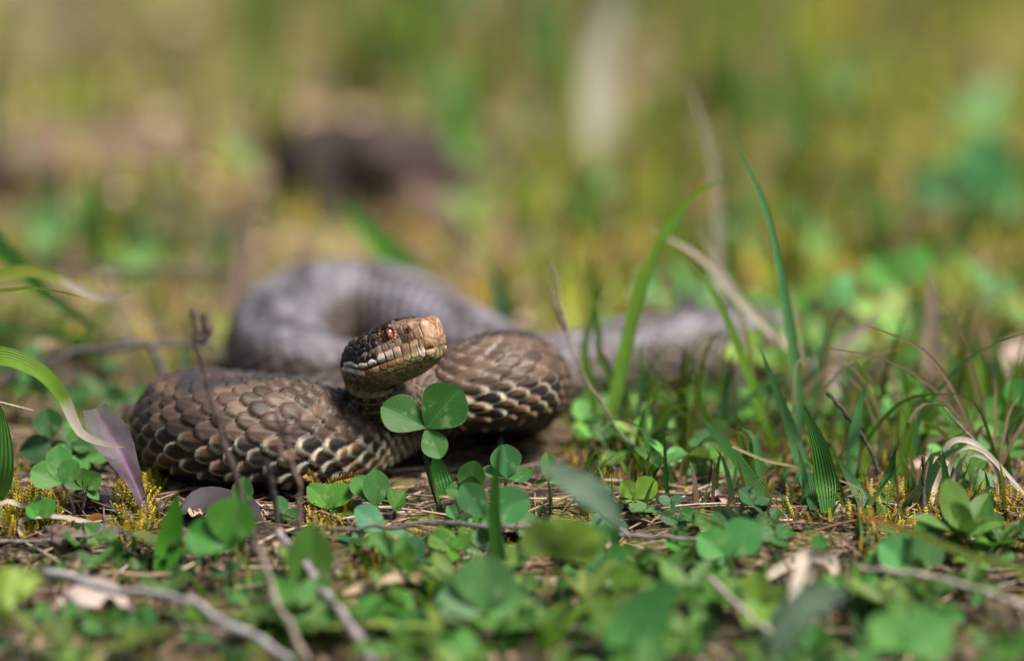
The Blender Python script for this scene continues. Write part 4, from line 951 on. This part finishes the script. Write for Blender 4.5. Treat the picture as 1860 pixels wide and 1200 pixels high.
def scatter_tuft(n, pxr, pyr, nb, hr, wr, sp, label, group, ok=None, cols=greens):
    k = 0
    while k < n:
        px, py = random.uniform(*pxr), random.uniform(*pyr)
        if ok and not ok(px, py): continue
        tuft(gp(px, py), random.randint(*nb), hr, wr, sp, cols, label, group, nb); k += 1
scatter_tuft(14, (1060, 1860), (740, 930), (4, 8), (.8, 2.4), (.12, .3), .7, 'in the right thicket', 'grass tufts right of the snake')
scatter_tuft(9, (1040, 1500), (740, 870), (3, 4), (1.6, 4.2), (.14, .26), .5, 'beside the long brown stem', 'grass tufts beside the brown stem', cols=[GREEN, GREEN * 1.3, TEAL * 1.1, GREEN * 1.5, TEAL, YG * .8])
scatter_tuft(9, (1480, 1880), (720, 870), (3, 5), (1.6, 4.4), (.14, .28), .55, 'round the dark broken twig', 'grass tufts round the broken twig', cols=[GREEN, GREEN * 1.3, TEAL * 1.1, GREEN * 1.5, STRAW * 1.2, YG * .8])
scatter_tuft(16, (1030, 1880), (730, 900), (3, 5), (1.4, 4.6), (.06, .13), 1.3, 'of thin crossing blades right of the snake', 'thin crossing tufts', cols=[GREEN, GREEN * 1.4, YG, STRAW * 1.4, TEAL, STRAW * 1.2])
scatter_tuft(9, (1120, 1880), (620, 740), (4, 7), (1.0, 2.6), (.15, .3), .7, 'beyond the right thicket', 'grass tufts beyond the right thicket', ok=lambda x, y: x > 1380)
scatter_tuft(22, (300, 1880), (1050, 1270), (3, 5), (.6, 1.6), (.15, .4), 1.1, 'in the clover carpet', 'grass tufts in the clover carpet')
scatter_tuft(8, (-20, 220), (620, 860), (4, 7), (.8, 2.2), (.15, .3), .8, 'in the left thicket', 'grass tufts left of the snake')
scatter_tuft(26, (0, 1860), (300, 600), (4, 8), (1.0, 3.2), (.2, .45), .7, 'behind the snake', 'grass tufts behind the snake', ok=lambda x, y: not (400 < x < 1000 and y > 360))
scatter_tuft(46, (430, 1900), (-80, 330), (5, 9), (2.0, 7.0), (.3, .6), .45, 'in the far background', 'grass tufts far behind', cols=[GREEN * 1.5, YG * 1.9, TEAL * 1.4, YG * 1.8, STRAW * 1.5, GREEN * 1.6])

# ------------------------------------------------------------------ uncountable ground cover
def rotmats(n, upbias):
    a = rng.random(n) * 2 * math.pi
    tl = upbias(n); b = rng.random(n) * 2 * math.pi
    ca, sa, ct, st = np.cos(a), np.sin(a), np.cos(tl), np.sin(tl); z = np.zeros(n); o = np.ones(n)
    Rz = np.stack([np.stack([ca, -sa, z], -1), np.stack([sa, ca, z], -1), np.stack([z, z, o], -1)], 1)
    Rx = np.stack([np.stack([o, z, z], -1), np.stack([z, ct, -st], -1), np.stack([z, st, ct], -1)], 1)
    return Rz @ Rx
def spread(name, tv, tf, pos, R, sc, cols, mat, label, cat, tcol=None, smooth=True):
    n = len(pos); V_ = np.einsum('nij,vj->nvi', R, tv) * sc[:, None, None] + pos[:, None]
    F_ = (tf[None] + (np.arange(n) * len(tv))[:, None, None]).reshape(-1, tf.shape[1])
    c = np.repeat(cols[:, None], len(tv), 1)
    if tcol is not None: c = c * tcol[None, :, None]
    o = obj(name, mesh(name, V_.reshape(-1, 3), F_, mat, np.zeros((n * len(tv), 2)), c.reshape(-1, 3), smooth))
    o['kind'] = 'stuff'; o['label'] = label; o['category'] = cat
    return o
def ground_points(n, pxr, pyr, ok=None):
    out = []
    while len(out) < n:
        px, py = random.uniform(*pxr), random.uniform(*pyr)
        if ok and not ok(px, py): continue
        out.append(gp(px, py))
    return np.array(out)
def world_points(n, xr, yr):
    x = rng.uniform(*xr, n); y = rng.uniform(*yr, n); return np.stack([x, y, gz(x, y)], 1)
# pine needles and straw bits
t_ = np.linspace(-1, 1, 5); nv = []
for q in t_:
    for k in range(3):
        a = k * 2.094; nv.append([q, .022 * math.cos(a), .022 * math.sin(a) + .06 * (1 - q * q)])
nv = np.array(nv); nf = quads(5, 3, True)
pos = np.vstack([world_points(5200, (-17, 17), (-18, 10)), world_points(1500, (-22, 22), (10, 75))])
pal = np.array([[.20, .11, .065], [.28, .17, .10], [.42, .29, .19], [.10, .055, .035], [.52, .42, .32], [.05, .035, .028]])
pos[:, 2] += rng.random(len(pos)) * .22
spread('needle_litter', nv, nf, pos, rotmats(len(pos), lambda n: rng.normal(0, .25, n)), rng.uniform(.35, 1.5, len(pos)), pal[rng.integers(0, 6, len(pos))] * rng.uniform(.5, 1.1, (len(pos), 1)), STUFF, 'brown needles and straw bits littering the soil', 'litter')
# crumbled leaf bits
gu, gv = np.meshgrid(np.linspace(-1, 1, 5), np.linspace(-1, 1, 5)); 
fv = np.stack([gu * (1 - .35 * np.abs(gv)) + .1 * np.sin(gv * 5), gv * .6 * (1 - .2 * np.abs(gu)), .25 * gu ** 2 + .12 * np.sin(gu * 3 + gv * 4)], -1).reshape(-1, 3)
pos = np.vstack([world_points(1500, (-17, 17), (-18, 10)), world_points(1900, (-24, 24), (10, 80))])
pos[:, 2] += .05 + rng.random(len(pos)) * .15
pal2 = np.array([[.22, .13, .085], [.30, .2, .14], [.12, .07, .05], [.06, .042, .036], [.38, .28, .2], [.17, .1, .07]])
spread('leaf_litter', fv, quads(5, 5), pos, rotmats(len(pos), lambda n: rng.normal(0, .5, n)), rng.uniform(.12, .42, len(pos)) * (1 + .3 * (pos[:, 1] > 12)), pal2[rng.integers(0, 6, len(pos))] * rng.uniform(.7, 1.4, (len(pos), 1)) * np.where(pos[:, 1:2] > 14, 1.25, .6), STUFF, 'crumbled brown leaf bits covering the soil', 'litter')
# moss fronds
mv, mf = [], []
for q in range(9):
    y = q / 8; z = .25 * y * y; w0 = .26 * (1 - .75 * y) + .03
    for sg in (-1, 1):
        i0 = len(mv); mv += [[0, y - .05, z], [sg * w0, y + .10, z + .05], [0, y + .05, z + .012], [sg * w0 * .45, y + .01, z + .06]]
        mf += [[i0, i0 + 3, i0 + 1], [i0 + 3, i0 + 2, i0 + 1], [i0, i0 + 2, i0 + 3]]
mv = np.array(mv) - [0, .0, 0]; mf = np.array(mf)
mtc = np.clip(.55 + .6 * mv[:, 1], .5, 1.2)
MY = np.array([.46, .38, .03]); MO = np.array([.47, .30, .035]); MG = np.array([.145, .175, .02])
def moss(n, where, sr, cols, name, label, tl=(.55, .6), ok=None):
    if isinstance(where, list): pos = np.vstack([ground_points(max(1, n // len(where)), (a, b), (c, d), ok) for a, b, c, d in where])
    else: pos = where
    m = len(pos)
    spread(name, mv, mf, pos, rotmats(m, lambda k: rng.normal(tl[0], tl[1], k)), rng.uniform(*sr, m), np.array(cols)[rng.integers(0, len(cols), m)] * rng.uniform(.6, 1.25, (m, 1)), MOSS, label, 'moss', mtc, False)
moss(1000, [(0, 70, 925, 985), (205, 275, 900, 1010), (0, 120, 905, 960), (230, 290, 870, 960)], (.25, .65), [MY, MY, MG, MO], 'yellow_moss', 'yellow feathery moss round the purple stalk')
moss(700, [(560, 640, 930, 975), (640, 760, 1000, 1080), (560, 1100, 960, 1010)], (.2, .5), [MY, MO, MG], 'moss_by_clover', 'yellow moss between the clovers in front of the snake')
moss(2400, [(1020, 1560, 750, 900), (1400, 1860, 740, 960), (1560, 1860, 900, 1010)], (.22, .6), [MY, MO, MO, MG], 'golden_moss', 'golden moss carpet among the right grass')
moss(420, [(160, 420, 640, 800), (0, 200, 700, 880)], (.25, .6), [MY, MG, MG], 'thicket_moss', 'yellow-green moss in the left thicket')
moss(4700, np.vstack([world_points(2600, (-24, 24), (14, 85)), world_points(2100, (0, 24), (13, 70))]), (.6, 1.8), [MG * 2.7, MO * 1.1, MY * 1.1, MG * 2.4, MG * 2.0, MG * 1.4], 'far_moss', 'yellow-green moss patches behind the snake')
moss(1600, world_points(1600, (-17, 17), (-18, -2)), (.2, .55), [MG, MG * .8, MY, MG * 1.2], 'low_moss', 'low green moss in the front litter')
# a dried orange moss frond by the left coil
for k, (pix, lb) in enumerate([([(575, 935), (580, 900), (570, 872), (560, 862)], 'orange dried moss frond bending left at the coil'), ([(585, 930), (600, 880), (628, 868), (655, 862)], 'orange dried moss frond bending right at the coil'), ([(600, 960), (622, 910), (640, 890), (660, 884)], 'orange dried moss frond low beside the folded clover')]):
    Pm = resample(spline([at(x, y, -1.5 + .1 * k) for x, y in pix], 60), 24); Tm = nrm(np.gradient(Pm, axis=0)); V_, F_ = [], []
    for q in range(24):
        for sg in (-1, 1):
            for lv in (-.6, .0, .7):
                sdv = nrm(np.cross(Tm[q], [0, -1, lv])) * sg; i0 = len(V_); l = .13 * random.uniform(.7, 1.3)
                V_ += [Pm[q] - Tm[q] * .03, Pm[q] + sdv * l + Tm[q] * .09, Pm[q] + Tm[q] * .05, Pm[q] + sdv * l * .4 + Tm[q] * .0]
                F_ += [[i0, i0 + 3, i0 + 1], [i0 + 3, i0 + 2, i0 + 1]]
    V_ = np.array(V_); cc_ = np.repeat(np.array([.34, .19, .03]) * rng.uniform(.5, 1.3, (len(V_) // 4, 1)), 4, 0)
    o = obj('moss_frond', mesh('moss_frond', V_ - Pm[0], np.array(F_), MOSS, np.zeros((len(V_), 2)), cc_, False), None, Pm[0]); tag(o, lb, 'moss')
# fine grass masses
def thin_out(p):                         # bare soil round the root hump and in the upper left
    hump = (p[:, 0] > -9) & (p[:, 0] < -.5) & (p[:, 1] < 38)
    left = (p[:, 0] < -5) & (p[:, 1] > 30) & (rng.random(len(p)) < .7)
    return p[~(hump | left)]
def grass_mass(name, pos, hr, wr, cols, label):
    n = len(pos); k = 5; t = np.linspace(0, 1, k)
    h = rng.uniform(*hr, n); wd = rng.uniform(*wr, n); a = rng.random(n) * 6.283; ln = rng.uniform(.1, .8, n) * h
    d = np.stack([np.cos(a), np.sin(a), a * 0], -1); fa = rng.normal(0, .7, n); sdv = np.stack([np.cos(fa), np.sin(fa), fa * 0], -1)
    Pc = pos[:, None] + d[:, None] * (ln[:, None] * t ** 1.8)[..., None] + np.array([0, 0, 1]) * (h[:, None] * (t - .15 * t ** 3))[..., None]
    ww = (wd[:, None] * .5 * (1 - t ** 2.2) + .004)[..., None] * sdv[:, None]
    V_ = np.stack([Pc - ww, Pc + ww], 2).reshape(-1, 3)
    f1 = quads(k, 2); F_ = (f1[None] + (np.arange(n) * k * 2)[:, None, None]).reshape(-1, 4)
    c = np.repeat(np.array(cols)[rng.integers(0, len(cols), n)] * rng.uniform(.6, 1.3, (n, 1)), k * 2, 0)
    uv = np.tile(np.stack([np.tile([0, 1], k), np.repeat(t, 2)], -1), (n, 1))
    o = obj(name, mesh(name, V_, F_, BLADE, uv, c)); o['kind'] = 'stuff'; o['label'] = label; o['category'] = 'grass'
grass_mass('far_grass', thin_out(world_points(5200, (-60, 60), (20, 160))), (1.0, 5.0), (.12, .4), [GREEN * 1.5, YG * 2.0, STRAW * 1.4, STRAW * 1.3, YG * 1.8, YG * 1.7], 'thin blurred grass behind the snake')
grass_mass('fine_grass', ground_points(560, (1040, 1880), (700, 950)), (.4, 1.9), (.05, .16), [GREEN, GREEN * 1.3, TEAL, YG, STRAW], 'fine short grass between the right tufts')
grass_mass('front_grass', world_points(1100, (-16, 18), (-19, -4)), (.3, 1.1), (.05, .16), [GREEN, GREEN * 1.3, TEAL, STRAW], 'fine short grass in the clover carpet')
